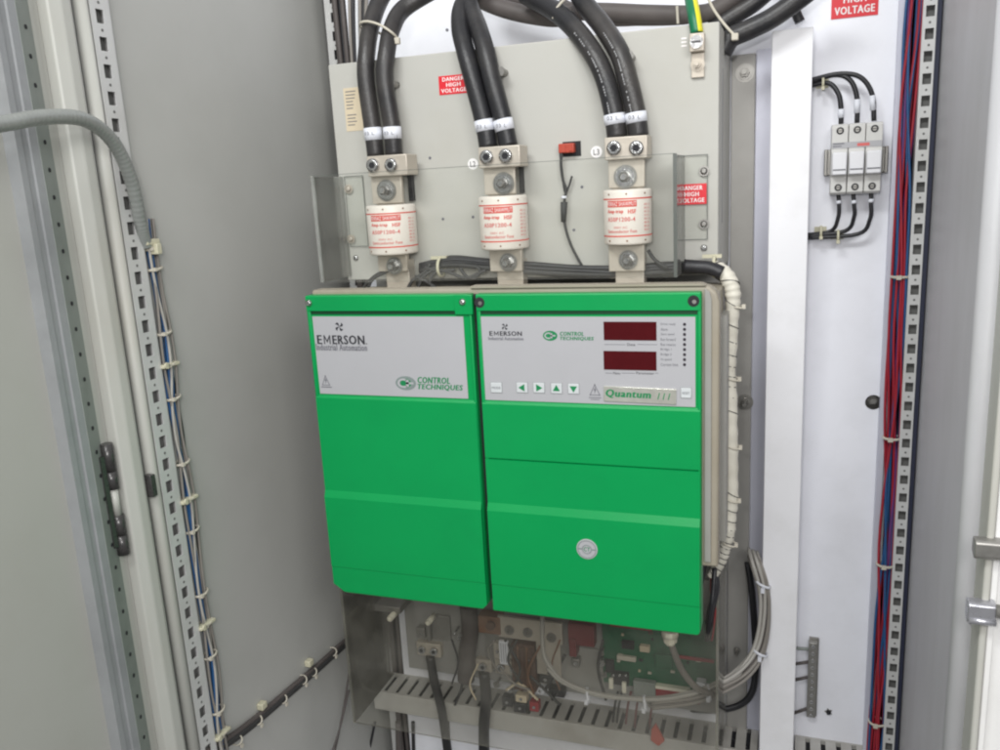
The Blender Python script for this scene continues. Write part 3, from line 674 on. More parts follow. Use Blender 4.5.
# ---- left label
lx0, lx1, lz0, lz1 = -554.5, -356.5, -241.5, -144.5
b = MB(); b.box(lx0, lx1, LD, LD + .5, lz0, lz1); obj('label_panel', b, 'label', pc); D1 = LD + .5
def R(x0, y0, x1, y1): return box_at(x0, y0, x1, y1, CD)
def swirl(b, px, py, r, m):
    x, _, z = at(px, py, CD)
    for k in range(4):
        th = k * math.pi / 2 + .5
        pts = []
        for t_, rr in ((-.5, .1), (-.35, .75), (0, 1), (.55, 1.0), (.3, .62), (.2, .1)):
            pts.append((x + r * rr * math.cos(th + t_), z + r * rr * math.sin(th + t_)))
        b.prof_d(pts, D1, D1 + .3, m)
def oval(b, x0, x1, z0, z1, mg, ml, md=None):
    xc, zc, rx, rz = (x0 + x1) / 2, (z0 + z1) / 2, (x1 - x0) / 2, (z1 - z0) / 2
    b.prof_d([(xc + rx * math.cos(i * math.pi / 16), zc + rz * math.sin(i * math.pi / 16)) for i in range(32)], D1, D1 + .2, mg)
    for (ox, s_, e_) in ((-.22, 50, 310), ):
        o = []; i_ = []
        for k in range(15):
            th = math.radians(zlerp(s_, e_, k / 14)); o.append((xc + rx * (ox + .58 * math.cos(th)), zc + rz * .66 * math.sin(th)))
            i_.append((xc + rx * (ox + .4 * math.cos(th)), zc + rz * .4 * math.sin(th)))
        for k in range(14): b.prof_d([o[k], o[k + 1], i_[k + 1], i_[k]], D1 + .2, D1 + .4, ml)
    b.box(xc + rx * .02, xc + rx * .3, D1 + .2, D1 + .4, zc - rz * .5, zc + rz * .5, ml)
    b.box(xc + rx * .02, xc + rx * .75, D1 + .2, D1 + .4, zc - rz * .12, zc + rz * .15, ml)
def warn_tri(b, x, z, w, h, m):
    T = [(x - w, z - h), (x + w, z - h), (x, z + h)]
    for i in range(3):
        a, c = Vector(T[i]), Vector(T[(i + 1) % 3]); n = Vector((-(c - a).y, (c - a).x)).normalized() * .7
        b.prof_d([tuple(a), tuple(c), tuple(c + n), tuple(a + n)], D1, D1 + .3, m)
    b.prof_d([(x + .9, z + h * .55), (x - 1.5, z - h * .1), (x - .1, z - h * .1), (x - .7, z - h * .75), (x + 1.6, z + h * .08), (x + .2, z + h * .08)], D1, D1 + .35, m)
b = MB(); swirl(b, 338.5, 327, 6.0, 0); obj('logo', b, ['ink', 'ink2', 'gink', 'inkgrey', 'label'], pc)
b = MB()
x0, x1, z0, z1 = R(316.5, 335.5, 364, 344.5); emerson(b, x0, x1, z0, z1, D1)
b.cyl((x1 + 2, D1, z0 + 1), (x1 + 2, D1 + .3, z0 + 1), .8, seg=8)
x0, x1, z0, z1 = R(315.5, 345, 366.5, 350.5); b.text('Industrial Automation', x0, x1, z0 - .5, z1 + 1, D1, 1, bold=.06)
obj('lettering', b, ['ink', 'ink2', 'gink', 'inkgrey', 'label'], pc); b = MB()
x, _, z = at(325, 380.5, CD); warn_tri(b, x, z, 5.5, 6.5, 1); b.box(x - 7, x + 8, D1, D1 + .3, z - 9.2, z - 8.2, 1); obj('warning_symbol', b, ['ink', 'ink2', 'gink', 'inkgrey', 'label'], pc); b = MB()
x0, x1, z0, z1 = R(417, 377.5, 449.5, 383.8); b.text('CONTROL', x0, x1, z0, z1, D1, 2, bold=.09, shear=.18)
x0, x1, z0, z1 = R(417, 384.8, 462.5, 391); b.text('TECHNIQUES', x0, x1, z0, z1, D1, 2, bold=.09, shear=.18)
obj('lettering', b, ['ink', 'ink2', 'gink', 'inkgrey', 'label'], pc); b = MB()
x0, x1, z0, z1 = R(395, 376.5, 415.5, 390.5); oval(b, x0, x1, z0, z1, 3, 4); b.prof_d([((x0 + x1) / 2 + 7.2 * math.cos(t * .4) * 1.0, (z0 + z1) / 2 + 5.6 * math.sin(t * .4)) for t in range(16)], D1 + .18, D1 + .32, 2)
obj('logo', b, ['ink', 'ink2', 'gink', 'inkgrey', 'label'], pc)
# ---- right label
rx0, rx1, rz0, rz1 = -335, -96.5, -242, -144.5
b = MB(); b.box(rx0, rx1, LD, LD + .5, rz0, rz1); obj('label_panel', b, 'label', cc)
b = MB(); swirl(b, 504.3, 327, 4.0, 0); obj('logo', b, ['ink', 'ink2', 'gink', 'inkgrey', 'label'], cc)
b = MB()
x0, x1, z0, z1 = R(489, 331.5, 521.5, 336); emerson(b, x0, x1, z0, z1, D1)
x0, x1, z0, z1 = R(488, 337.6, 523, 340.4); b.text('Industrial Automation', x0, x1, z0, z1 + .6, D1, 1, bold=.06)
obj('lettering', b, ['ink', 'ink2', 'gink', 'inkgrey', 'label'], cc); b = MB()
x0, x1, z0, z1 = R(559.5, 332, 583.5, 336); b.text('CONTROL', x0, x1, z0, z1, D1, 2, bold=.09, shear=.18)
x0, x1, z0, z1 = R(559.5, 337, 593.5, 341); b.text('TECHNIQUES', x0, x1, z0, z1, D1, 2, bold=.09, shear=.18)
obj('lettering', b, ['ink', 'ink2', 'gink', 'inkgrey', 'label'], cc); b = MB()
x0, x1, z0, z1 = R(542.5, 331, 557, 341); oval(b, x0, x1, z0, z1, 2, 4)
obj('logo', b, ['ink', 'ink2', 'gink', 'inkgrey', 'label'], cc); b = MB()
for y, s_, xa, xb in [(344.5, 'Data', 627, 635), (373.2, 'Menu', 613, 620), (373.2, 'Parameter', 636, 654)]:
    x0, x1, z0, z1 = R(xa, y - 1, xb, y + 1.5); b.text(s_, x0, x1, z0, z1, D1, 0)
for y, xa, xb in [(344.8, 604, 625), (344.8, 637, 657), (373.5, 605, 612), (373.5, 621.5, 634.5), (373.5, 655, 658)]:
    x0, x1, z0, z1 = R(xa, y - .3, xb, y + .3); b.box(x0, x1, D1, D1 + .2, (z0 + z1) / 2 - .25, (z0 + z1) / 2 + .25, 1)
obj('lettering', b, ['ink', 'ink2', 'gink', 'inkgrey', 'label'], cc); b = MB()
rows = ['Drive ready', 'Alarm', 'Zero speed', 'Run forward', 'Run reverse', 'Bridge 1', 'Bridge 2', 'At speed', 'Current limit']
for i, s_ in enumerate(rows):
    y = 324.4 + i * 5.05; x0, x1, z0, z1 = R(660.5, y - 1.3, 660.5 + 1.35 * len(s_), y + 1.5); b.text(s_, x0, x1, z0, z1, D1, 1)
obj('lettering', b, ['ink', 'ink2', 'gink', 'inkgrey', 'label'], cc); b = MB()
x, _, z = at(594.5, 390, CD); warn_tri(b, x, z, 6, 6.5, 1); b.box(x - 7, x + 7, D1, D1 + .3, z - 9.5, z - 8.7, 1); b.box(x - 5, x + 5, D1, D1 + .3, z - 11.5, z - 10.9, 1)
obj('warning_symbol', b, ['ink', 'ink2', 'gink', 'inkgrey', 'label'], cc)
for ya, yb in ((322, 340.5), (351.5, 370.3)):
    x0, x1, z0, z1 = R(603.5, ya, 656.3, yb); b = MB(); b.box(x0, x1, D1, D1 + .6, z0, z1); obj('display', b, 'disp', cc)
for i in range(9):
    x, _, z = at(684.3, 324.6 + i * 5.05, CD); b = MB(); b.cyl((x, D1, z), (x, D1 + .8, z), 1.7, 1.3, seg=14); obj('indicator', b, 'led', cc)
for k, (xa, ya, g) in enumerate([(490, 382.2, 'MODE'), (515.8, 382.2, 'l'), (532.6, 382.4, 'r'), (550.2, 383, 'u'), (567.3, 383.4, 'd'), (680.2, 387.6, 'RESET')]):
    w_ = 12 if k < 5 else 11.5
    x0, x1, z0, z1 = R(xa, ya, xa + w_, ya + 11.2); b = MB(); b.box(x0, x1, D1, D1 + .3, z0, z1, 1); b.box(x0 + .7, x1 - .7, D1 + .3, D1 + 1.1, z0 + .7, z1 - .7, 0, bev=.6)
    xc, zc = (x0 + x1) / 2, (z0 + z1) / 2; q = 4.2
    tri = {'l': [(xc + q * .7, zc + q), (xc + q * .7, zc - q), (xc - q, zc)], 'r': [(xc - q * .7, zc + q), (xc - q * .7, zc - q), (xc + q, zc)],
           'u': [(xc - q, zc - q * .7), (xc + q, zc - q * .7), (xc, zc + q)], 'd': [(xc - q, zc + q * .7), (xc + q, zc + q * .7), (xc, zc - q)]}.get(g)
    if tri: b.prof_d(tri, D1 + 1.1, D1 + 1.4, 2)
    else: b.text(g, x0 + 2.2, x1 - 2.2, zc - 1.3, zc + 1.3, D1 + 1.1, 3)
    obj('button', b, ['btn', 'btned', 'gink', 'ink2'], cc)
# nameplate, slightly tilted
x0, x1, z0, z1 = R(603.6, 387.2, 676.3, 403.6); xc, zc = (x0 + x1) / 2, (z0 + z1) / 2; ta = math.radians(-.9)
rot = lambda q: (xc + (q[0] - xc) * math.cos(ta) - (q[2] - zc) * math.sin(ta), q[1], zc + (q[0] - xc) * math.sin(ta) + (q[2] - zc) * math.cos(ta))
b = MB(); b.prism([rot(p) for p in [(x0, D1, z0 + .6), (x1, D1, z0 + .6), (x1, D1, z1 - .6), (x0, D1, z1 - .6)]], (0, 1.6, 0), bev=.5); npo = obj('nameplate', b, 'npl', cc)
# (third level: writing on the nameplate belongs to the label lettering)
b = MB(); b.text('Quantum', x0 + 2.2, x0 + (x1 - x0) * .66, zc - 4.6, zc + 5.4, D1 + 1.3, 0, bold=.12, shear=.12, conv=rot)
for i in range(3):
    xa = x0 + (x1 - x0) * .75 + i * (x1 - x0) * .07; b.prism([rot(p) for p in [(xa - .3, D1 + 1.65, zc - 3.6), (xa + .7, D1 + 1.65, zc - 3.6), (xa + 2.3, D1 + 1.65, zc + 3.6), (xa + 1.3, D1 + 1.65, zc + 3.6)]], (0, .2, 0), 0)
obj('nameplate_lettering', b, 'gink', cc)
# round emblem on right cover
x, _, z = at(587, 549, CD + 4); De = CD + 4
b = MB(); b.cyl((x, De - 1, z), (x, De + .8, z), 12.6, 12.2, m=0, seg=36); eo = obj('emblem', b, 'label', cc)
b = MB(); b.ring((x, De + .8, z), (0, 1, 0), 10.6, .4, m=0, seg=32); b.ring((x, De + .8, z), (0, 1, 0), 5.2, .45, m=0, seg=24)
b.text('CT', x - 3.6, x + 3.6, z - 2.6, z + 2.6, De + .7, 1, bold=.03); b.box(x - 10, x - 5.8, De + .8, De + 1, z - .8, z + .8, 0); b.box(x + 5.8, x + 10, De + .8, De + 1, z - .8, z + .8, 0)
obj('emblem_lettering', b, ['inkgrey', 'gink'], cc)

# ================================================================== FUSES AND LUGS
FD = 197
which = ['left', 'middle', 'right']
FX = [(370, 415, 204.5, 253.5), (481, 527.5, 195.5, 248.5), (604, 652, 189, 243.5)]
BL = [(366.5, 406.5, 155, 176), (477.8, 519.5, 146, 167.5), (604, 647, 136.2, 159.2)]
SC = [((372.7, 165.3), (391, 165)), ((486.6, 157), (505.6, 155.8)), ((614, 148), (636.3, 148))]
UB = [(373, 403), (485.5, 516.5), (609.5, 645.5)]
UBo = [(385.7, 190.5), (503, 183.5), (625, 176.7)]
LB = [(379.5, 408.5, 281), (491, 523, 286), (609.5, 645, 283)]
LBo = [(394, 266), (508, 262.5), (628, 260)]
for i in range(3):
    xa, xb, ya, yb = FX[i]; x0, x1, z0, z1 = box_at(xa, ya, xb, yb, FD); xc = (x0 + x1) / 2; r = (x1 - x0) / 2 * .985
    fu = thing('power_fuse', 'white ceramic power fuse with red print, %s of the three in the row' % which[i], 'fuse', (xc, FD, z0), 'power fuses above the drive')
    def lathe(b, prof, m=0, seg=48):
        rings = [[b.bm.verts.new(V((xc + rr * math.cos(2 * math.pi * k / seg), FD + rr * math.sin(2 * math.pi * k / seg), zz))) for k in range(seg)] for rr, zz in prof]
        for a in range(len(rings) - 1):
            for k in range(seg):
                f = b.bm.faces.new([rings[a][k], rings[a][(k + 1) % seg], rings[a + 1][(k + 1) % seg], rings[a + 1][k]]); f.smooth = True; f.material_index = m
        for rg in (rings[0], rings[-1]): f = b.bm.faces.new(rg); f.material_index = m
    b = MB(); lathe(b, [(r - 3, z0), (r - .8, z0 + .6), (r, z0 + 2.5), (r, z1 - 2.5), (r - .8, z1 - .6), (r - 3, z1)]); obj('barrel', b, 'ceram', fu)
    # pins + print
    wrap = lambda q, r=r, xc=xc: (xc + (r + .35) * math.sin((q[0] - xc) / r), FD + (r + .35) * math.cos((q[0] - xc) / r), q[2])
    h = z1 - z0
    b = MB()
    for zr in (z1 - h * .165, z0 + h * .165):
        seg = 48
        for k in range(seg):
            t0, t1 = 2 * math.pi * k / seg, 2 * math.pi * (k + 1) / seg; rr = r + .25
            b._poly([(xc + rr * math.cos(t), FD + rr * math.sin(t), z) for t, z in ((t0, zr - .75), (t1, zr - .75), (t1, zr + .75), (t0, zr + .75))], [(0, 1, 2, 3)], 0)
    av = math.atan2(-xc, D - FD); L_ = xc + r * (av - .93); W_ = r * 1.3
    # filled header block as a strip of facets
    for k in range(10):
        a0 = L_ + W_ * k / 10; a1 = L_ + W_ * (k + 1) / 10
        b._poly([wrap(p) for p in ((a0, 0, z1 - h * .31), (a1, 0, z1 - h * .31), (a1, 0, z1 - h * .195), (a0, 0, z1 - h * .195))], [(0, 1, 2, 3)], 0)
    w2 = lambda q: (xc + (r + .6) * math.sin((q[0] - xc) / r), FD + (r + .6) * math.cos((q[0] - xc) / r), q[2])
    b.text('FERRAZ SHAWMUT', L_ + .8, L_ + W_ - .8, z1 - h * .29, z1 - h * .215, 0, 2, conv=w2)
    b.text('Amp-trap', L_, L_ + W_ * .58, z1 - h * .435, z1 - h * .35, 0, 0, bold=.08, conv=wrap)
    b.text('HSF', L_ + W_ * .72, L_ + W_ * .98, z1 - h * .43, z1 - h * .355, 0, 0, bold=.1, conv=wrap)
    b.text('A50P1200-4', L_, L_ + W_ * .95, z1 - h * .57, z1 - h * .49, 0, 1, bold=.07, conv=wrap)
    b.text('500V AC', L_ + W_ * .25, L_ + W_ * .7, z1 - h * .695, z1 - h * .655, 0, 1, conv=wrap)
    b.text('Semiconductor Fuse', L_, L_ + W_, z1 - h * .775, z1 - h * .715, 0, 1, bold=.05, conv=wrap)
    Rx = xc + r * (av + .72)
    for k in range(8):
        zz = z1 - h * (.26 + k * .065); b.text('80 UL CE'[:4 + k % 4], Rx, Rx + r * .35, zz - h * .035, zz, 0, 0 if k > 4 else 1, conv=wrap)
    obj('lettering', b, ['red', 'redl', 'signw'], fu)
    b = MB()
    for ang in (-38, 8, 55):
        for zr in (z1 - h * .08, z0 + h * .08):
            t = math.radians(ang); n = Vector((math.sin(t), math.cos(t), 0)); c = Vector((xc, FD, zr)) + n * (r - .5)
            b.cyl(c, c + n * 1.0, 1.1, seg=10)
    obj('pin', b, 'brass', fu)
    # upper blade and lower blade
    ux0, ux1 = at(UB[i][0], 185, FD + 4)[0], at(UB[i][1], 185, FD + 4)[0]
    bx0, bx1, bz0, bz1 = box_at(*[BL[i][j] for j in (0, 2, 1, 3)], FD + 20)
    b = MB(); b.box(ux0 + 3, ux1 - 3, FD - 4, FD + 4, z1 - .4, bz0 - 2, bev=.8); obj('blade', b, 'tin', fu)
    lx0_, lx1_ = at(LB[i][0], 265, FD)[0], at(LB[i][1], 265, FD)[0]; zb = at((LB[i][0] + LB[i][1]) / 2, 271, FD)[2]
    b = MB(); b.box(lx0_, lx1_, FD - 4, FD + 4, zb, z0 + .4, bev=.8); obj('blade', b, 'tin', fu)
    x, _, z = at(*LBo[i], FD + 6); b = MB(); b.bolt((x, FD + 4, z), 11.5, mw=1, mn=2); obj('bolt', b, ['steel', 'washer', 'nutd'], fu)
    # lug
    lug = thing('cable_lug', 'tinned twin screw cable lug on top of the %s fuse' % which[i], 'cable lug', ((bx0 + bx1) / 2, FD, bz0), 'twin screw cable lugs')
    b = MB(); b.box(bx0, bx1, FD - 14, FD + 18, bz0, bz1, bev=1.2); obj('block', b, 'tin', lug)
    b = MB(); b.box(ux0, ux1, FD + 4.3, FD + 9, z1 + 2, bz0 + 1, bev=.8); obj('strap', b, 'tin', lug)
    for s_ in SC[i]:
        x, _, z = at(*s_, FD + 20); b = MB(); b.cyl((x, FD + 17, z), (x, FD + 22, z), 8.6, 8.2, m=0, seg=24); b.cyl((x, FD + 22, z), (x, FD + 22.8, z), 8.2, 6.2, m=0, seg=24); b.cyl((x, FD + 22.5, z), (x, FD + 23, z), 4.3, m=1, seg=6); obj('socket_screw', b, ['steel', 'dark'], lug)
    x, _, z = at(*UBo[i], FD + 12); b = MB(); b.cyl((x, FD + 9, z), (x, FD + 10.5, z), 13.5, m=1, seg=28); b.bolt((x, FD + 10.5, z), 11, mw=0, mn=2); obj('bolt', b, ['steel', 'washer', 'nutd'], lug)
    # connection post behind the lower blade
    b = MB(); zf = at(LB[i][0] + 15, LB[i][2], FD - 6)[2]; b.box(lx0_ + 6, lx1_ - 2, FD - 24, FD - 4.4, -150, zb + 14, bev=1)
    obj('riser_busbar', b, 'tin', label='short flat metal busbar rising from the drive under the %s fuse' % which[i], cat='busbar')
    if i < 2:
        xi0, xi1 = (409, 413.5) if i == 0 else (519.6, 523.5); ya_, yb_ = (166, 201) if i == 0 else (158, 193)
        q = box_at(xi0, ya_, xi1, yb_, DB + 4); b = MB(); b.box(q[0], q[1], DB + .2, DB + 8, q[2], q[3], bev=.5)
        obj('insulator_strip', b, 'slot' if i else 'blackd', label='narrow dark insulating strip right of the %s lug' % which[i], cat='insulator')
b = MB(); q = box_at(655, 166, 660, 178, DB)

# ================================================================== HEAVY CABLES
CB = [
    ([(375.8, 156), (372.5, 128), (367, 80), (367, 53), (372, 27), (381, 1), (398, -28)], 'left cable on the left lug', .94),
    ([(394.2, 155), (392, 128), (385.5, 80), (386.5, 53), (392, 28), (404, 8), (440, -14)], 'right cable on the left lug', .94),
    ([(488.3, 147), (484, 122), (472.5, 80), (465, 53), (460.5, 27), (464, 4), (485, -22)], 'left cable on the middle lug', .97),
    ([(508.5, 146), (503, 121), (493, 80), (485.5, 53), (477.5, 27), (470, 4), (462, -22)], 'right cable on the middle lug', .97),
    ([(617, 137), (614, 114), (604.5, 80), (592.5, 53), (572.5, 27), (551, 9), (525, -6)], 'left cable on the right lug', 1.0),
    ([(638.5, 136), (635.5, 113), (629, 80), (619.5, 53), (602.5, 27), (583, 3), (570, -22)], 'right cable on the right lug', 1.0)]
for pts, lab, s_ in CB:
    ds = [FD, FD, FD - 5, FD - 12, FD - 30, FD - 55, FD - 75]
    q = [at(x + (random.uniform(-1.3, 1.3) if 1 < i_ < 6 else 0), y, d_) for i_, ((x, y), d_) in enumerate(zip(pts, ds))]
    t = thing('power_cable', 'thick black power cable, ' + lab, 'cable', q[0], 'thick black cables into the lugs')
    b = MB(); b.sweep(q, 11.8 * s_, seg=20, sub=8); obj('jacket', b, 'black', t)
    a, c = Vector(q[0]), Vector(q[1]); dr = (c - a)
    yy = 27 if lab.endswith('left lug') else 25
    b = MB(); o_s = random.uniform(-.05, .05); b.cyl(a + dr * (.58 + o_s), a + dr * (1.02 + o_s), 12.5 * s_, seg=24); sl = obj('marker_sleeve', b, 'sleeve', t)
    # printed characters on sleeve
    cz = (a + dr * .8); b = MB(); rr = 12.5 * s_
    b.text('03 L', cz.x - 7, cz.x + 7, cz.z - 2.2, cz.z + 2.2, 0, 0, conv=lambda q, cz=cz, rr=rr: (cz.x + (rr + .4) * math.sin((q[0] - cz.x) / rr), cz.y + (rr + .4) * math.cos((q[0] - cz.x) / rr), q[2]))
    obj('lettering', b, 'ink2', sl)
    if 'right lug' in lab:   # worn white jacket print
        b = MB(); S_ = spline(q, 40); n_ = len(S_)
        for k in range(int(n_ * .17), int(n_ * .62), 3):
            if random.random() < .25: continue
            tt = (S_[k + 1] - S_[k]).normalized(); o_ = Vector((-.25, 1, 0)); o_ = (o_ - o_.dot(tt) * tt).normalized(); sd = tt.cross(o_)
            pm = S_[k] + o_ * (11.85 * s_); L2, W2 = tt * 1.1, sd * random.uniform(.5, 1.0)
            b._poly([tuple(pm + L2 + W2), tuple(pm - L2 + W2), tuple(pm - L2 - W2), tuple(pm + L2 - W2)], [(0, 1, 2, 3)])
        obj('jacket_print', b, 'ink2w', t)
# tie around the left pair
c = at(378, 25, FD - 28); b = MB(); 
pts = [at(x, y, FD - 28 + o) for x, y, o in [(360, 27, -10), (360.5, 23, 8), (368, 21.5, 15), (380, 25, 17), (391, 32, 16), (397, 38, 6), (397.5, 41, -4), (389, 38, -18), (371, 29, -20), (360, 27, -10)]]
b.sweep(pts, 1.7, seg=6); e = at(397, 41, FD - 18); b.box(e[0] - 4, e[0] + 4, e[1] - 3, e[1] + 3, e[2] - 4, e[2] + 4, bev=1)
obj('cable_tie', b, 'tie', label='pale nylon tie wrapped around the leftmost pair of thick cables', cat='cable tie')
HC = [([(466, -10), (486, 2), (515, 12), (553, 18), (575, 14)], 11, 'sloping right behind the middle pair', 100),
      ([(480, -14), (520, 0), (560, 10), (610, 12), (655, 14), (700, 14), (722, 6), (748, -14)], 11, 'lower of the run along the top', 70),
      ([(560, 2), (600, 20), (640, 21), (680, 20), (705, 16)], 6, 'thin one along the enclosure top', 60),
      ([(712, 30), (735, 15), (755, 2), (780, -20)], 11, 'rising to the upper right corner, inner', 70),
      ([(722, 52), (731, 38), (748, 30), (772, 18), (800, -2), (830, -26)], 12, 'rising to the upper right corner, outer', 90),
      ([(800, 22), (795, 10), (790, -6), (780, -30)], 6, 'entering the white trunking', 40)]
for pts, r, lab, dd in HC:
    b = MB(); b.sweep([at(x, y, dd) for x, y in pts], r, seg=16, sub=8)
    obj('feeder_cable', b, 'browncab' if 'top' in lab or 'middle' in lab else 'black', label='thick dark feeder cable, ' + lab, cat='cable')
b = MB(); b.sweep([at(x, y, 105) for x, y in [(706, -6), (714, 10), (725, 25), (735, 36)]], 1.8, seg=6); e = at(735, 37, 106); b.box(e[0] - 4, e[0] + 4, e[1] - 4, e[1] + 4, e[2] - 4, e[2] + 4, bev=1)
obj('cable_tie', b, 'tie', label='long grey cable tie crossing the feeder cables at the upper right', cat='cable tie')
b = MB(); b.sweep([at(x, y, 96) for x, y in [(677, 6), (678, 15), (678, 24)]], 1.6, seg=6)
b.bm.free()
b = MB(); c = at(557, 12, FD - 50); b.sweep([at(x, y, FD - 38) for x, y in [(553, 19), (556, 10), (562, 2), (569, -4)]], 1.7, seg=6)
obj('cable_tie', b, 'tie', label='nylon tie around the right pair of thick cables at the top', cat='cable tie')
b = MB(); b.sweep([at(x, y, 84) for x, y in [(677, 6), (677.5, 15), (678, 24)]], 1.8, seg=6)
obj('cable_tie', b, 'tie', label='upright tie on the horizontal feeder cable left of the earth wire', cat='cable tie')
# earth wire, half green half yellow
q = [at(x, y, d_) for x, y, d_ in [(685, -30, 120), (690, -5, 150), (694, 15, 170), (697, 34, DB + 6)]]
b = MB(); b.sweep(q, 7.2, seg=16, sub=6, mfun=lambda i, k: 1 if k in (2, 3, 4, 5, 6, 1) else 0)
obj('earth_wire', b, ['gwire', 'ywire'], label='green and yellow striped earth wire entering the enclosure terminal', cat='wire')

# red plug with thin lead
rc = thing('plug_connector', 'small red plug in a dark cutout of the enclosure, thin lead hanging', 'connector', at(568, 156, DB))
q = box_at(560.5, 141.5, 581, 156.5, DB); b = MB(); b.box(q[0] + 3, q[1], DB, DB + .8, q[2], q[3]); obj('cutout', b, 'dark', rc)
q = box_at(559.5, 143.5, 575, 153, DB + 5); b = MB(); b.box(q[0], q[1], DB + .8, DB + 11, q[2], q[3], bev=1.2); b.box(q[0] + 4, q[0] + 9, DB + 11, DB + 12, q[2] + 1, q[3] - 1); b.box(q[1] - 6, q[1] - 2, DB + 11, DB + 12, q[2] + 2, q[3] - 1); obj('plug', b, 'orange', rc)
b = MB(); ld = [(561.5, 151), (561, 165), (563, 180), (566, 190), (564, 205), (565, 225), (571, 245), (582, 266)]
b.sweep([at(x, y, DB + 9) for x, y in ld], 1.7, seg=6); b.sweep([at(x, y, DB + 6) for x, y in [(560, 152), (562, 170), (565, 192), (569, 186), (572, 176)]], 1.3, seg=6)
p, q_ = at(564, 202, DB + 9), at(563.5, 222, DB + 9); b.cyl(p, q_, 4.3, 3.2, seg=10); obj('lead', b, 'slot', rc)
b = MB(); p = at(564, 198.5, DB + 9); b.cyl((p[0], p[1], p[2]), (p[0], p[1], p[2] + 3), 3.6, seg=10); obj('lead_band', b, 'sleeve', rc)

# ================================================================== HARNESS OVER THE DRIVE
hn = thing('control_harness', 'black control wires lying over the drive, ending in cream spiral wrap at right', 'wires', at(733, 560, 200))
base = [(420, 268), (450, 262), (485, 264), (530, 268), (580, 272), (625, 272), (660, 269), (690, 268), (708, 268), (722, 275)]
for k in range(9):
    oy = (k % 3 - 1) * 3.0; od = (k // 3) * 5
    b = MB(); b.sweep([at(x, y + oy + random.uniform(-1.2, 1.2), 178 + od) for x, y in base], 3.8, seg=7, sub=4); obj('wire', b, 'blackd' if k % 4 else 'slot', hn)
b = MB(); b.sweep([at(x, y, 200) for x, y in [(684, 266), (698, 267), (710, 268), (722, 273)]], 8, seg=12); obj('black_sleeve', b, 'blackd', hn)
for pts in ([(392, 270), (378, 274), (368, 282), (362, 290)], [(386, 272), (373, 279), (367, 290)], [(430, 264), (425, 272), (413, 280), (408, 288)], [(440, 266), (424, 276), (418, 288)], [(455, 270), (436, 272), (430, 281), (433, 288)], [(460, 268), (466, 276), (474, 278), (480, 272), (476, 266)], [(415, 276), (427, 282), (436, 288)], [(648, 250), (653, 258), (660, 264), (668, 268)], [(425, 268), (448, 272), (466, 278), (486, 270)]):
    b = MB(); b.sweep([at(x, y, 196) for x, y in pts], 2.2, seg=7); obj('stray_wire', b, 'slot', hn)
sp = [(714, 268, 190), (724, 273, 195), (731, 285, 198), (733, 300, 198), (731, 330, 196), (729, 370, 196), (730.5, 410, 196), (731, 450, 196), (731.5, 490, 196), (730, 515, 196), (727, 538, 196), (722, 556, 196), (717, 568, 198), (711, 577, 200)]
q = [at(*p) for p in sp]
b = MB(); b.sweep(q, 7.6, seg=14, sub=10, rfun=lambda t: (1.2 if t < .22 else (1.08 if t < .8 else 1.08 - (t - .8) * 1.4)) * (1 + .05 * math.sin(t * 190) + .04 * math.sin(t * 61))); wrap_o = obj('spiral_wrap', b, 'spiral', hn)
# dark helical gaps on the wrap
S = spline(q, 24); hel = []
dist = 0
for i in range(1, len(S)):
    t = (S[i] - S[i - 1]); dist += t.length; t.normalize(); u = Vector((0, 1, 0)); u = (u - u.dot(t) * t).normalized(); w = t.cross(u)
    rr = 7.9 * (1.2 if i / len(S) < .22 else (1.08 if i / len(S) < .8 else 1.08 - (i / len(S) - .8) * 1.4)); th = dist / (22 + 4 * math.sin(dist / 37)) * 2 * math.pi
    hel.append(S[i] + rr * (math.cos(th) * u + math.sin(th) * w))
b = MB(); b.sweep(hel, .6, seg=5, sub=1); obj('wrap_gap', b, 'slot', hn)
for px, py in [(732, 378), (733, 446), (732, 499), (729, 543), (736, 306)]:
    p = at(px, py, 196); b = MB(); b.ring(p, (.25, 0, 1), 9.3, .9); b.box(p[0] + 7, p[0] + 11, p[1] + 2, p[1] + 6, p[2] - 2.5, p[2] + 2.5); obj('cable_tie', b, 'tie', hn)
for k in range(8):
    b = MB(); b.sweep([at(715 - k % 3, 568, 204 - k * 2), at(713 + k % 4 + random.uniform(-2, 2), 588, 214 - k * 4), at(711 + k % 5 - random.uniform(0, 3), 612, 220 - k * 5), at(707 + k % 5, 640, 190)], 2.8, seg=8); obj('tail_wire', b, ['blackd', 'slot', 'blackd', 'blackd', 'redp', 'blackd', 'slot', 'blackd'][k], hn)
p = at(471, 262, 196)
for px, py in [(439, 263), (714, 262)]:
    p = at(px, py, 196); b = MB(); b.ring((p[0], 190, p[2] - 6), (1, 0, 0), 12, 1.3); b.box(p[0] - 14, p[0] + 8, 184, 190, p[2] + 4, p[2] + 8); obj('cable_tie', b, 'tiey', hn)

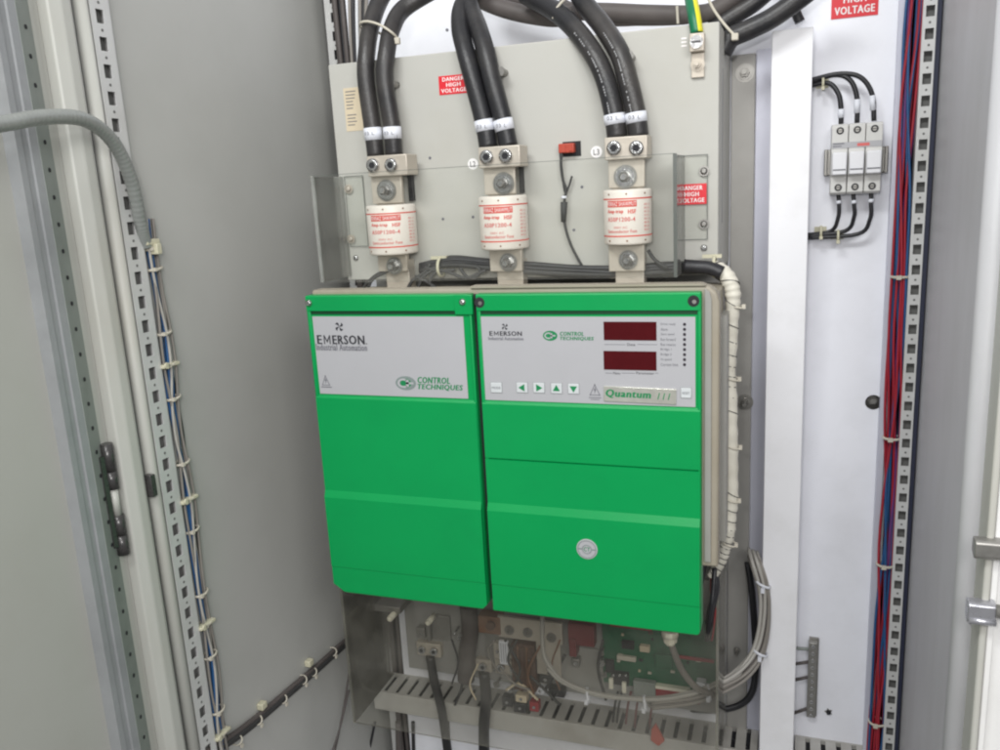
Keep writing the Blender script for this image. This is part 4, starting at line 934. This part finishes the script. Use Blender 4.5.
# ================================================================== UPPER ACRYLIC SHIELD
ush = thing('clear_shield', 'clear acrylic shield standing in front of the fuses above the drive', 'shield', (-350, 245, -112))
DP = 245; ux0, ux1 = -579, -126; uz0, uz1 = -111.5, 23
b = MB(); b.box(ux0, ux1, DP, DP + 2, uz0, uz1); obj('front_pane', b, 'plex', ush)
for x_, nm in ((ux0, -1), (ux1, 1)):
    b = MB(); b.box(x_ - 1.5, x_ + 1.5, DB + 1, DP - .2, uz0, uz1 - 1); obj('side_pane', b, 'plexs', ush)
    xo = (x_ + 34, ) 
    if nm < 0: f0, f1 = x_ + 4, x_ + 32
    else: f0, f1 = x_ - 6, x_ + 28
    b = MB(); b.box(f0, f1, DB + .4, DB + 2.4, -72 if nm < 0 else -76, uz1 - 1); b.frame(f0, f1, -72 if nm < 0 else -76, uz1 - 1, DB + 2.4, .7, 1); obj('fixing_flange', b, ['plex', 'pedge'], ush)
    b = MB(); b.box(x_ - 2, x_ + 2, DP - .5, DP + 2.5, uz0, uz1 + .2); obj('bent_edge', b, 'pedge' if nm > 0 else 'plexs', ush)
for px, py in [(704, 171), (704, 224), (348.5, 189), (351, 239)]:
    x, _, z = at(px, py, DB + 3); b = MB(); b.cyl((x, DB + 2.5, z), (x, DB + 3.5, z), 6, m=0); b.pan((x, DB + 3.5, z), 4.2, m=0); obj('screw', b, 'dsteel' if px > 500 else 'tin', ush)
b = MB(); b.box(ux0, ux1, DP + .1, DP + 1.9, uz1, uz1 + .5); obj('top_edge', b, 'pedge', ush)
x0, x1, z0, z1 = box_at(677, 184, 706.5, 204.5, DB + 4)
warn_label(x0, x1, z0, z1, DB + 2.6, ush, ['DANGER', 'HIGH', 'VOLTAGE'])

# ================================================================== LOWER COMPARTMENT
# left lug with clamp
def lower_lug(px, py, w, h, label, d=70, n=2):
    x0, x1, z0, z1 = box_at(px - w / 2, py - h / 2, px + w / 2, py + h / 2, d)
    t = thing('cable_lug', label, 'cable lug', ((x0 + x1) / 2, d, z0), None)
    b = MB(); b.box(x0, x1, d - 24, d, z0, z1, bev=1.5); obj('block', b, 'tin', t)
    for k in range(n):
        xc = zlerp(x0, x1, (k + .5) / n); b = MB(); b.cyl((xc, d, (z0 + z1) / 2), (xc, d + 5, (z0 + z1) / 2), 6.5, m=0); b.cyl((xc, d + 5, (z0 + z1) / 2), (xc, d + 5.5, (z0 + z1) / 2), 3.6, m=1, seg=6); obj('socket_screw', b, ['steel', 'dark'], t)
    return t
lower_lug(428.5, 650, 24, 13, 'tarnished twin screw lug above the cable at the lower left, behind dusty shield')
lower_lug(483.5, 666, 16, 12, 'single screw lug left of the horizontal busbar in the lower compartment', n=1)
lower_lug(508, 668, 26, 14, 'twin screw lug under the white tag in the lower compartment')
for px, py, r, mt in [(391, 617.5, 4, 'bright'), (429, 621.5, 3.6, 'bright')]:
    x, _, z = at(px, py, 120); b = MB(); b.cyl((x, 100, z), (x, 124, z), r + 1, m=0, seg=14); b.pan((x, 124, z), r + 1.2, m=0)
    obj('hex_stud', b, mt, label='small bright stud under the left green cover, %s' % ('left one' if px < 400 else 'right one'), cat='stud')
b = MB(); q = box_at(366, 606, 400, 612, 110); b.box(q[0], q[1], 60, 110, q[2], q[3], bev=1); q = box_at(434, 616, 450, 640, 66); b.box(q[0], q[1], 60.5, 66, q[2], q[3], bev=1); q2 = box_at(428, 622, 438, 640, 72)
b.box(q2[0], q2[0] + 6, 66, 78, q2[2], q2[3], bev=1)
obj('clamp_bracket', b, 'dsteel', label='dusty metal clamp bracket above the left lug in the lower compartment', cat='bracket')
b = MB(); q = box_at(350, 596, 358, 720, 100)
# busbar with bolts
bb = thing('busbar', 'horizontal tinned busbar with three round bolts in the lower compartment', 'busbar', at(530, 640, 90))
x0, x1, z0, z1 = box_at(498, 620, 562, 641, 90); b = MB(); b.box(x0, x1, 84, 90, z0, z1, bev=1); q = box_at(536, 638, 560, 676, 86); b.box(q[0], q[1], 78, 83.8, q[2], q[3], bev=1); obj('bar', b, 'tin', bb)
for px, py in [(509, 630.5), (527.5, 633), (551, 638)]:
    x, _, z = at(px, py, 92); b = MB(); b.cyl((x, 90, z), (x, 92, z), 7.8, m=0); b.bolt((x, 92, z), 6.5); obj('bolt', b, 'dsteel', bb)
b = MB(); q = box_at(478, 617, 500, 634, 92); b.box(q[0], q[1], 70, 92, q[2], q[3], bev=1.5); x, _, z = at(491, 625, 92); b.cyl((x, 92, z), (x, 97, z), 7, m=1)
obj('copper_terminal', b, ['brass', 'coil'], label='reddish copper terminal block at the left end of the busbar', cat='terminal')
q = box_at(499.5, 641, 508.5, 664, 96); b = MB(); b.box(q[0], q[1], 92, 98, q[2], q[3], bev=1); tg = obj('marker_tag', b, 'sleeve', label='upright white tag printed with grey lines below the busbar', cat='tag')
b = MB()
for k in range(3): xx = zlerp(q[0], q[1], .25 + k * .25); b.box(xx - .5, xx + .5, 98, 98.3, q[2] + 4, q[3] - 3)
obj('small_print', b, 'ink2', tg)
b = MB(); q = box_at(512, 644, 536, 690, 80)
b.box(q[0], q[1], 62, 84, q[2], q[3], 0, bev=3)
for k in range(5): xx = zlerp(q[0], q[1], .12 + k * .19); b.sweep([(xx, 85, q[3] - 2), (xx + random.uniform(-2, 2), 87, (q[2] + q[3]) / 2), (xx + random.uniform(-3, 3), 85, q[2] + 2)], 1.8, m=1 if k % 2 else 0, seg=6)
obj('choke', b, ['coil', 'brass'], label='brown choke with vertical copper windings below the busbar', cat='coil')
TW = [((505, 640), (520, 668), (512, 690)), ((540, 646), (528, 672), (534, 694)), ((500, 668), (515, 684), (530, 690)), ((478, 664), (470, 684), (476, 700)), ((548, 672), (560, 684), (552, 700)), ((517, 640), (508, 660), (522, 684)), ((530, 676), (545, 690), (560, 705)), ((560, 640), (552, 665), (560, 690)), ((495, 640), (488, 652), (498, 672)), ((506, 690), (520, 684), (538, 700)), ((452, 640), (458, 662), (452, 684)), ((603, 640), (598, 668), (606, 700))]
for k, p3 in enumerate(TW):
    b = MB(); b.sweep([at(x, y, 96 + (k % 4) * 4) for x, y in p3], random.uniform(1.3, 2.3), seg=6)
    mt_ = ['slot', 'brass', 'greyw', 'rate', 'blackd', 'slot'][k % 6]
    obj('loose_wire', b, mt_, label={'slot': 'thin dark wire', 'brass': 'thin copper coloured wire', 'greyw': 'thin grey wire', 'rate': 'thin tan wire', 'blackd': 'thin black wire'}[mt_] + ' tangled among the lower terminals', cat='wire', group='tangled wires among the lower terminals, ' + mt_.replace('slot', 'dark').replace('rate', 'tan').replace('blackd', 'black').replace('greyw', 'grey').replace('brass', 'copper'))
b = MB(); q = box_at(486, 632, 536, 664, 66); b.box(q[0], q[1], 60.5, 66, q[2], q[3]); obj('terminal_plate', b, 'dsteel', label='dusty metal plate behind the white tag', cat='plate')
# small parts cluster near (520,700)
for k, (px, py, w, h, mt, nm) in enumerate([(508, 700, 10, 9, 'blackd', 'black block with a steel dot'), (522, 697, 11, 7, 'rate', 'tan rectangular component'), (521, 706, 12, 9, 'blackd', 'black block under the tan part'), (535, 705, 9, 9, 'redp', 'small red cube shaped component'), (541, 689, 8, 6, 'sleeve', 'small pale component beside the coil')]):
    q = box_at(px - w / 2, py - h / 2, px + w / 2, py + h / 2, 66); b = MB(); b.box(q[0], q[1], 58, 72, q[2], q[3], 0, bev=1.2); b.cyl(((q[0] + q[1]) / 2, 72, (q[2] + q[3]) / 2), ((q[0] + q[1]) / 2, 73.5, (q[2] + q[3]) / 2), 2.6, m=1, seg=10)
    obj('component', b, [mt, 'steel'], label=nm + ' just above the wiring duct', cat='component')
where_ = ['left of the wide dark sleeve', 'under the horizontal busbar', 'beside the circuit board', 'close above the wiring duct']
for k in range(16):
    px, py = [(random.uniform(450, 468), random.uniform(632, 664)), (random.uniform(500, 560), random.uniform(646, 672)), (random.uniform(598, 606), random.uniform(640, 680)), (random.uniform(486, 560), random.uniform(678, 694))][k % 4]
    x, _, z = at(px, py, 84); b = MB(); b.cyl((x, 61, z), (x, 80, z), random.uniform(2, 3.4), seg=10); b.bolt((x, 80, z), random.uniform(3.4, 6), mw=1)
    obj('terminal_screw_post', b, [random.choice(['steel', 'dsteel', 'tin']), 'washer'], label='small dusty terminal screw ' + where_[k % 4], cat='screw', group='terminal screws ' + where_[k % 4])
for k, (px, py, w_, h_, mt) in enumerate([(470, 646, 9, 12, 'dsteel'), (551, 660, 14, 8, 'tin'), (545, 680, 12, 8, 'slot'), (497, 652, 8, 16, 'tin'), (420, 634, 8, 10, 'dsteel'), (556, 694, 16, 8, 'blackd'), (575, 664, 8, 8, 'dsteel')]):
    q = box_at(px - w_ / 2, py - h_ / 2, px + w_ / 2, py + h_ / 2, 78); b = MB(); b.box(q[0], q[1], 61, 76, q[2], q[3], 0, bev=1.5); b.cyl(((q[0] + q[1]) / 2, 76, (q[2] + q[3]) / 2), ((q[0] + q[1]) / 2, 78, (q[2] + q[3]) / 2), 2.8, m=1)
    obj('terminal_block', b, [mt, 'steel'], label='small %s terminal block with one round screw %s' % ({'dsteel': 'dull steel', 'tin': 'tinned', 'slot': 'dark grey', 'blackd': 'black'}[mt], ['beside the wide dark sleeve', 'under the right end of the busbar', 'right of the copper choke', 'left of the white tag', 'above the left lug', 'above the duct right of the choke', 'under the red bracket'][k]), cat='terminal')
# dark vertical cables
for pts, r, mt, lab in [([(468, 606), (470, 630), (467, 655), (466, 680)], 14, 'browncab', 'dark wide sleeve hanging between the two green covers'),
                        ([(430, 656), (434, 680), (442, 712), (449, 760)], 7.5, 'black', 'black cable hanging from the left lower lug'),
                        ([(484, 672), (486, 700), (484, 725), (484, 760)], 9, 'black', 'black cable hanging from the single screw lug'),
                        ([(461, 660), (462, 685), (455, 705)], 2.2, 'blackd', 'thin black wire beside the wide dark sleeve'),
                        ([(565, 655), (556, 672), (545, 690)], 2.2, 'blackd', 'thin dark wire descending from the red plastic part')]:
    b = MB(); b.sweep([at(x, y, 72 + (i_ * 1.5)) for i_, (x, y) in enumerate(pts)], r, seg=14); obj('hanging_cable', b, mt, label=lab, cat='cable')
# red ribbon part, terminal sheet
b = MB(); q = box_at(568, 625, 594, 646, 88); b.box(q[0], q[1], 70, 88, q[2], q[3], bev=1); q = box_at(569, 640, 576, 657, 92); b.box(q[0], q[1], 70, 92, q[2], q[3], bev=1)
obj('red_bracket', b, 'redd', label='dull red plastic bracket right of the busbar', cat='bracket')
# circuit board
pb_ = thing('circuit_board', 'green circuit board behind the lower dusty shield', 'circuit board', at(660, 690, 66))
x0, x1, z0, z1 = box_at(603, 616, 716, 690, 66); b = MB(); b.box(x0, x1, 64, 66, z0, z1); obj('board', b, 'pcb', pb_)
for (xa, ya, xb, yb, h_, mt, nm) in [(617, 656, 636, 660.5, 6, 'tie', 'chip'), (612, 672, 629, 683, 10, 'blackd', 'terminal_row'), (634, 680, 656, 695, 10, 'gshade', 'connector'), (697, 679, 706, 688, 14, 'sleeve', 'plug'), (640, 645, 650, 651, 8, 'rate', 'relay'), (622, 641, 634, 648, 8, 'dark', 'chip'), (660, 626, 700, 629, 4, 'redp', 'ribbon'), (676, 658, 714, 661, 4, 'redp', 'ribbon'), (610, 626, 652, 629, 4, 'redp', 'ribbon'), (656, 686, 690, 689, 10, 'bright', 'edge_connector'), (656, 690, 700, 700, 8, 'redp', 'terminal_row'), (655, 655, 672, 668, 5, 'pcb', 'chip'), (606, 660, 614, 672, 7, 'dark', 'capacitor')]:
    q = box_at(xa, ya, xb, yb, 70); b = MB(); b.box(q[0], q[1], 66.2, 66 + h_, q[2], q[3], bev=.8); obj(nm, b, mt, pb_)
for k in range(3):
    x, _, z = at(613 + k * 6.3, 676, 78); b = MB(); b.pan((x, 76.2, z), 2.8); obj('screw', b, 'steel', pb_)
for k, (px, py) in enumerate([(611, 684), (624, 688)]):
    q = box_at(px - 2, py - 5, px + 2, py + 5, 80); b = MB(); b.box(q[0], q[1], 76, 80, q[2], q[3]); obj('ferrule', b, 'bright', pb_)
for k in range(16):
    q = at(random.uniform(610, 708), random.uniform(632, 678), 67); w_ = random.uniform(1.5, 4); b = MB(); b.box(q[0] - w_, q[0] + w_, 66.1, 69, q[2] - 1.5, q[2] + 1.5)
    obj('component', b, random.choice(['dark', 'tie', 'coil', 'rate']), pb_)
b = MB(); q = box_at(562, 648, 600, 685, 64); b.prof_d([(q[0], q[2]), (q[1] + 8, q[2]), (q[1], q[3]), (q[0] + 16, q[3])], 60.5, 63); obj('cover_plate', b, 'bodyr', label='light beige sloping plate left of the circuit board', cat='plate')
# red and black small leads rising out of the duct
for k, (px, mt) in enumerate([(622, 'blackd'), (631, 'redd'), (640, 'redd'), (655, 'redd'), (618, 'blackd')]):
    b = MB(); a = at(px, 692, 62); b.sweep([a, at(px - 3, 705, 50), at(px - 5, 722, 40), at(px - 5, 735, 30)], 1.9, seg=6)
    obj('lead_wire', b, mt, label='thin %s lead dropping from the circuit board into the wiring duct' % ('black' if mt == 'blackd' else 'red'), cat='wire', group='leads into the duct, ' + ('black' if mt == 'blackd' else 'red'))
b = MB(); c = [at(656, 722, 64), at(665, 739, 64), at(659, 744, 64), at(651, 738, 64), at(652, 727, 64)]; b.prism([tuple(p) for p in c], (0, 6, 0), bev=1); obj('orange_flag', b, 'orange', label='small orange plastic flag on the wiring duct', cat='flag')
# white/grey control cables
gb = thing('control_cable_bundle', 'white and grey control cables looping right through the lower shield', 'cables', at(650, 705, 120))
core = [(542, 616, 110), (543, 650, 120), (549, 668, 128), (565, 684, 135), (600, 697, 140), (650, 702, 140), (690, 697, 135), (715, 688, 120), (740, 674, 95), (757, 652, 75), (764, 622, 68), (764, 590, 64), (757, 565, 60), (753, 553, 40)]
for k in range(12):
    j = [(x + (k % 3 - 1) * (.9 if i_ < 2 else (1.9 if i_ < 8 else 4.2)), y + (k // 3 - 1) * (.3 if i_ < 2 else 2.6) + (k % 3 - 1) * (1.6 if i_ > 2 else 0) + random.uniform(-.5, .5), d_ + (k % 2) * 5) for i_, (x, y, d_) in enumerate(core)]
    if k > 2: j = j[5:] if k > 3 else j[2:]
    b = MB(); b.sweep([at(*p) for p in j], 2.1 + (k % 2) * .5, seg=8, sub=6); obj('cable', b, 'greyl' if k < 4 else ['greyw', 'browncab', 'greyw'][k % 3], gb)
for px, py, d_ in [(588, 695, 140), (645, 703, 142), (709, 692, 126), (760, 652, 76), (763, 584, 66)]:
    p = at(px, py, d_); b = MB(); b.ring(p, (1, -.2, .15) if py > 660 else (.4, -.2, 1), 10.5, 1.3); b.box(p[0] - 2.5, p[0] + 2.5, p[1] + 8, p[1] + 13, p[2] - 8, p[2] - 1); obj('cable_tie', b, 'sleeve', gb)
gc = thing('grey_cable', 'single grey cable dropping from a white gland under the right green cover', 'cable', at(670, 640, 150))
b = MB(); b.sweep([at(*p) for p in [(670, 638, 190), (674, 652, 185), (683, 672, 165), (697, 688, 150), (712, 694, 130)]], 4.4, seg=12); obj('jacket', b, 'greyw', gc)
p = at(670, 638, 190); b = MB(); b.cyl((p[0], 190, p[2] - 5), (p[0], 190, p[2] + 3), 9, m=0, seg=8, smooth=False); b.cyl((p[0], 190, p[2] + 3), (p[0], 190, p[2] + 12), 11, m=0, seg=20); b.cyl((p[0], 190, p[2] - 9), (p[0], 190, p[2] - 5), 6, m=0); obj('gland', b, 'bright', gc)
for o_, r in ((0, 4.0), (5, 2.8)):
    b = MB(); b.sweep([at(x + o_ * .4, y + o_ * .3, d_) for x, y, d_ in [(747, 562, 12), (751, 590, 22), (754, 630, 26), (755, 665, 30), (751, 692, 34), (738, 705, 38), (715, 710, 44), (690, 709, 48)]], r, seg=10)
    obj('black_cable', b, 'blackd', label='black cable curving behind the grey control cables, %s' % ('inner one' if o_ == 0 else 'outer one'), cat='cable')
# lower shield
lsh = thing('clear_shield', 'dusty smoked acrylic shield below the green drive covers', 'shield', (-355, 200, -800))
LP = 200; sx0, sx1, sz0, sz1 = -627, -82, -799, -500
b = MB(); b.box(sx0, sx1, LP, LP + 2, sz0, sz1); obj('front_pane', b, 'plexd', lsh)
for x_ in (sx0, sx1):
    b = MB(); b.box(x_ - 1.5, x_ + 1.5, 66, LP - .2, sz0, sz1); obj('side_pane', b, 'plexds', lsh)
b = MB(); b.box(sx0 - 1.8, sx0 + 1.8, LP - .5, LP + 2.4, sz0, sz1); b.box(sx1 - 1.8, sx1 + 1.8, LP - .5, LP + 2.4, sz0, sz1); b.box(sx0 + 2, sx1 - 2, LP + .2, LP + 1.8, sz0 - .6, sz0 - .1); obj('bent_edge', b, 'plexds', lsh)

# ================================================================== LIGHTS, WORLD, CAMERA
w = bpy.data.worlds.new('World'); sc.world = w; w.use_nodes = True
nt = w.node_tree; N = nt.nodes; L = nt.links
tc = N.new('ShaderNodeTexCoord'); sx = N.new('ShaderNodeSeparateXYZ'); L.new(tc.outputs['Generated'], sx.inputs[0])
rp_ = N.new('ShaderNodeValToRGB'); mr = N.new('ShaderNodeMapRange'); mr.inputs[1].default_value = -1; mr.inputs[2].default_value = 1
L.new(sx.outputs[2], mr.inputs[0]); L.new(mr.outputs[0], rp_.inputs[0])
e_ = rp_.color_ramp.elements; e_[0].position = 0; e_[0].color = (.28, .27, .25, 1); e_[1].position = 1; e_[1].color = (1.0, 1.0, 1.0, 1)
k_ = e_.new(.45); k_.color = (.42, .43, .43, 1); k_ = e_.new(.6); k_.color = (.66, .68, .70, 1)
wn = N.new('ShaderNodeTexNoise'); wn.inputs['Scale'].default_value = 2.2; wn.inputs['Detail'].default_value = 2; L.new(tc.outputs['Generated'], wn.inputs['Vector'])
wr = N.new('ShaderNodeMapRange'); wr.inputs[1].default_value = .38; wr.inputs[2].default_value = .62; wr.inputs[3].default_value = .45; wr.inputs[4].default_value = 1.45; L.new(wn.outputs['Fac'], wr.inputs[0])
wm = N.new('ShaderNodeVectorMath'); wm.operation = 'SCALE'; L.new(rp_.outputs[0], wm.inputs[0]); L.new(wr.outputs[0], wm.inputs['Scale']); L.new(wm.outputs[0], N['Background'].inputs[0]); N['Background'].inputs[1].default_value = .72
def area(name, loc, target, size, power, colr):
    l = bpy.data.lights.new(name, 'AREA'); l.shape = 'RECTANGLE'; l.size, l.size_y = size; l.energy = power; l.color = colr
    o = bpy.data.objects.new(name, l); col.objects.link(o); o.location = V(loc); o.rotation_euler = (V(target) - V(loc)).to_track_quat('-Z', 'Y').to_euler()
area('ceiling_lamp', (-450, 1650, 1250), (-150, 0, -200), (.9, .3), 22.5, (.985, 1, .985))
area('left_wall_fill', (700, 2100, 700), (-400, 100, -200), (1.0, .6), 22, (1, .99, .97))  # added fill from the right to lift the left wall
area('camera_flash', (-60, 1260, 90), (-100, 0, -150), (.06, .04), 2.2, (1, .98, .96))
cam = bpy.data.cameras.new('Camera'); co = bpy.data.objects.new('Camera', cam); col.objects.link(co); sc.camera = co
cam.sensor_width = 36; cam.lens = F_PX * 36 / 1000; cam.clip_start = .01; cam.clip_end = 50
# CX, CV, CF hold, row by row, the components of world x, world down and world inward in camera axes
right = Vector((CX.x, CF.x, -CV.x)); down = Vector((CX.y, CF.y, -CV.y)); fwd = Vector((CX.z, CF.z, -CV.z))
m = Matrix((right, -down, -fwd)).transposed().to_4x4(); m.translation = V((0, D, 0)); co.matrix_world = m
sc.view_settings.view_transform = 'Standard'; sc.view_settings.look = 'None'; sc.view_settings.exposure = 0; sc.view_settings.gamma = 1
sc.cycles.filter_width = 2.2
sc.cycles.transparent_max_bounces = 24; sc.cycles.max_bounces = 8
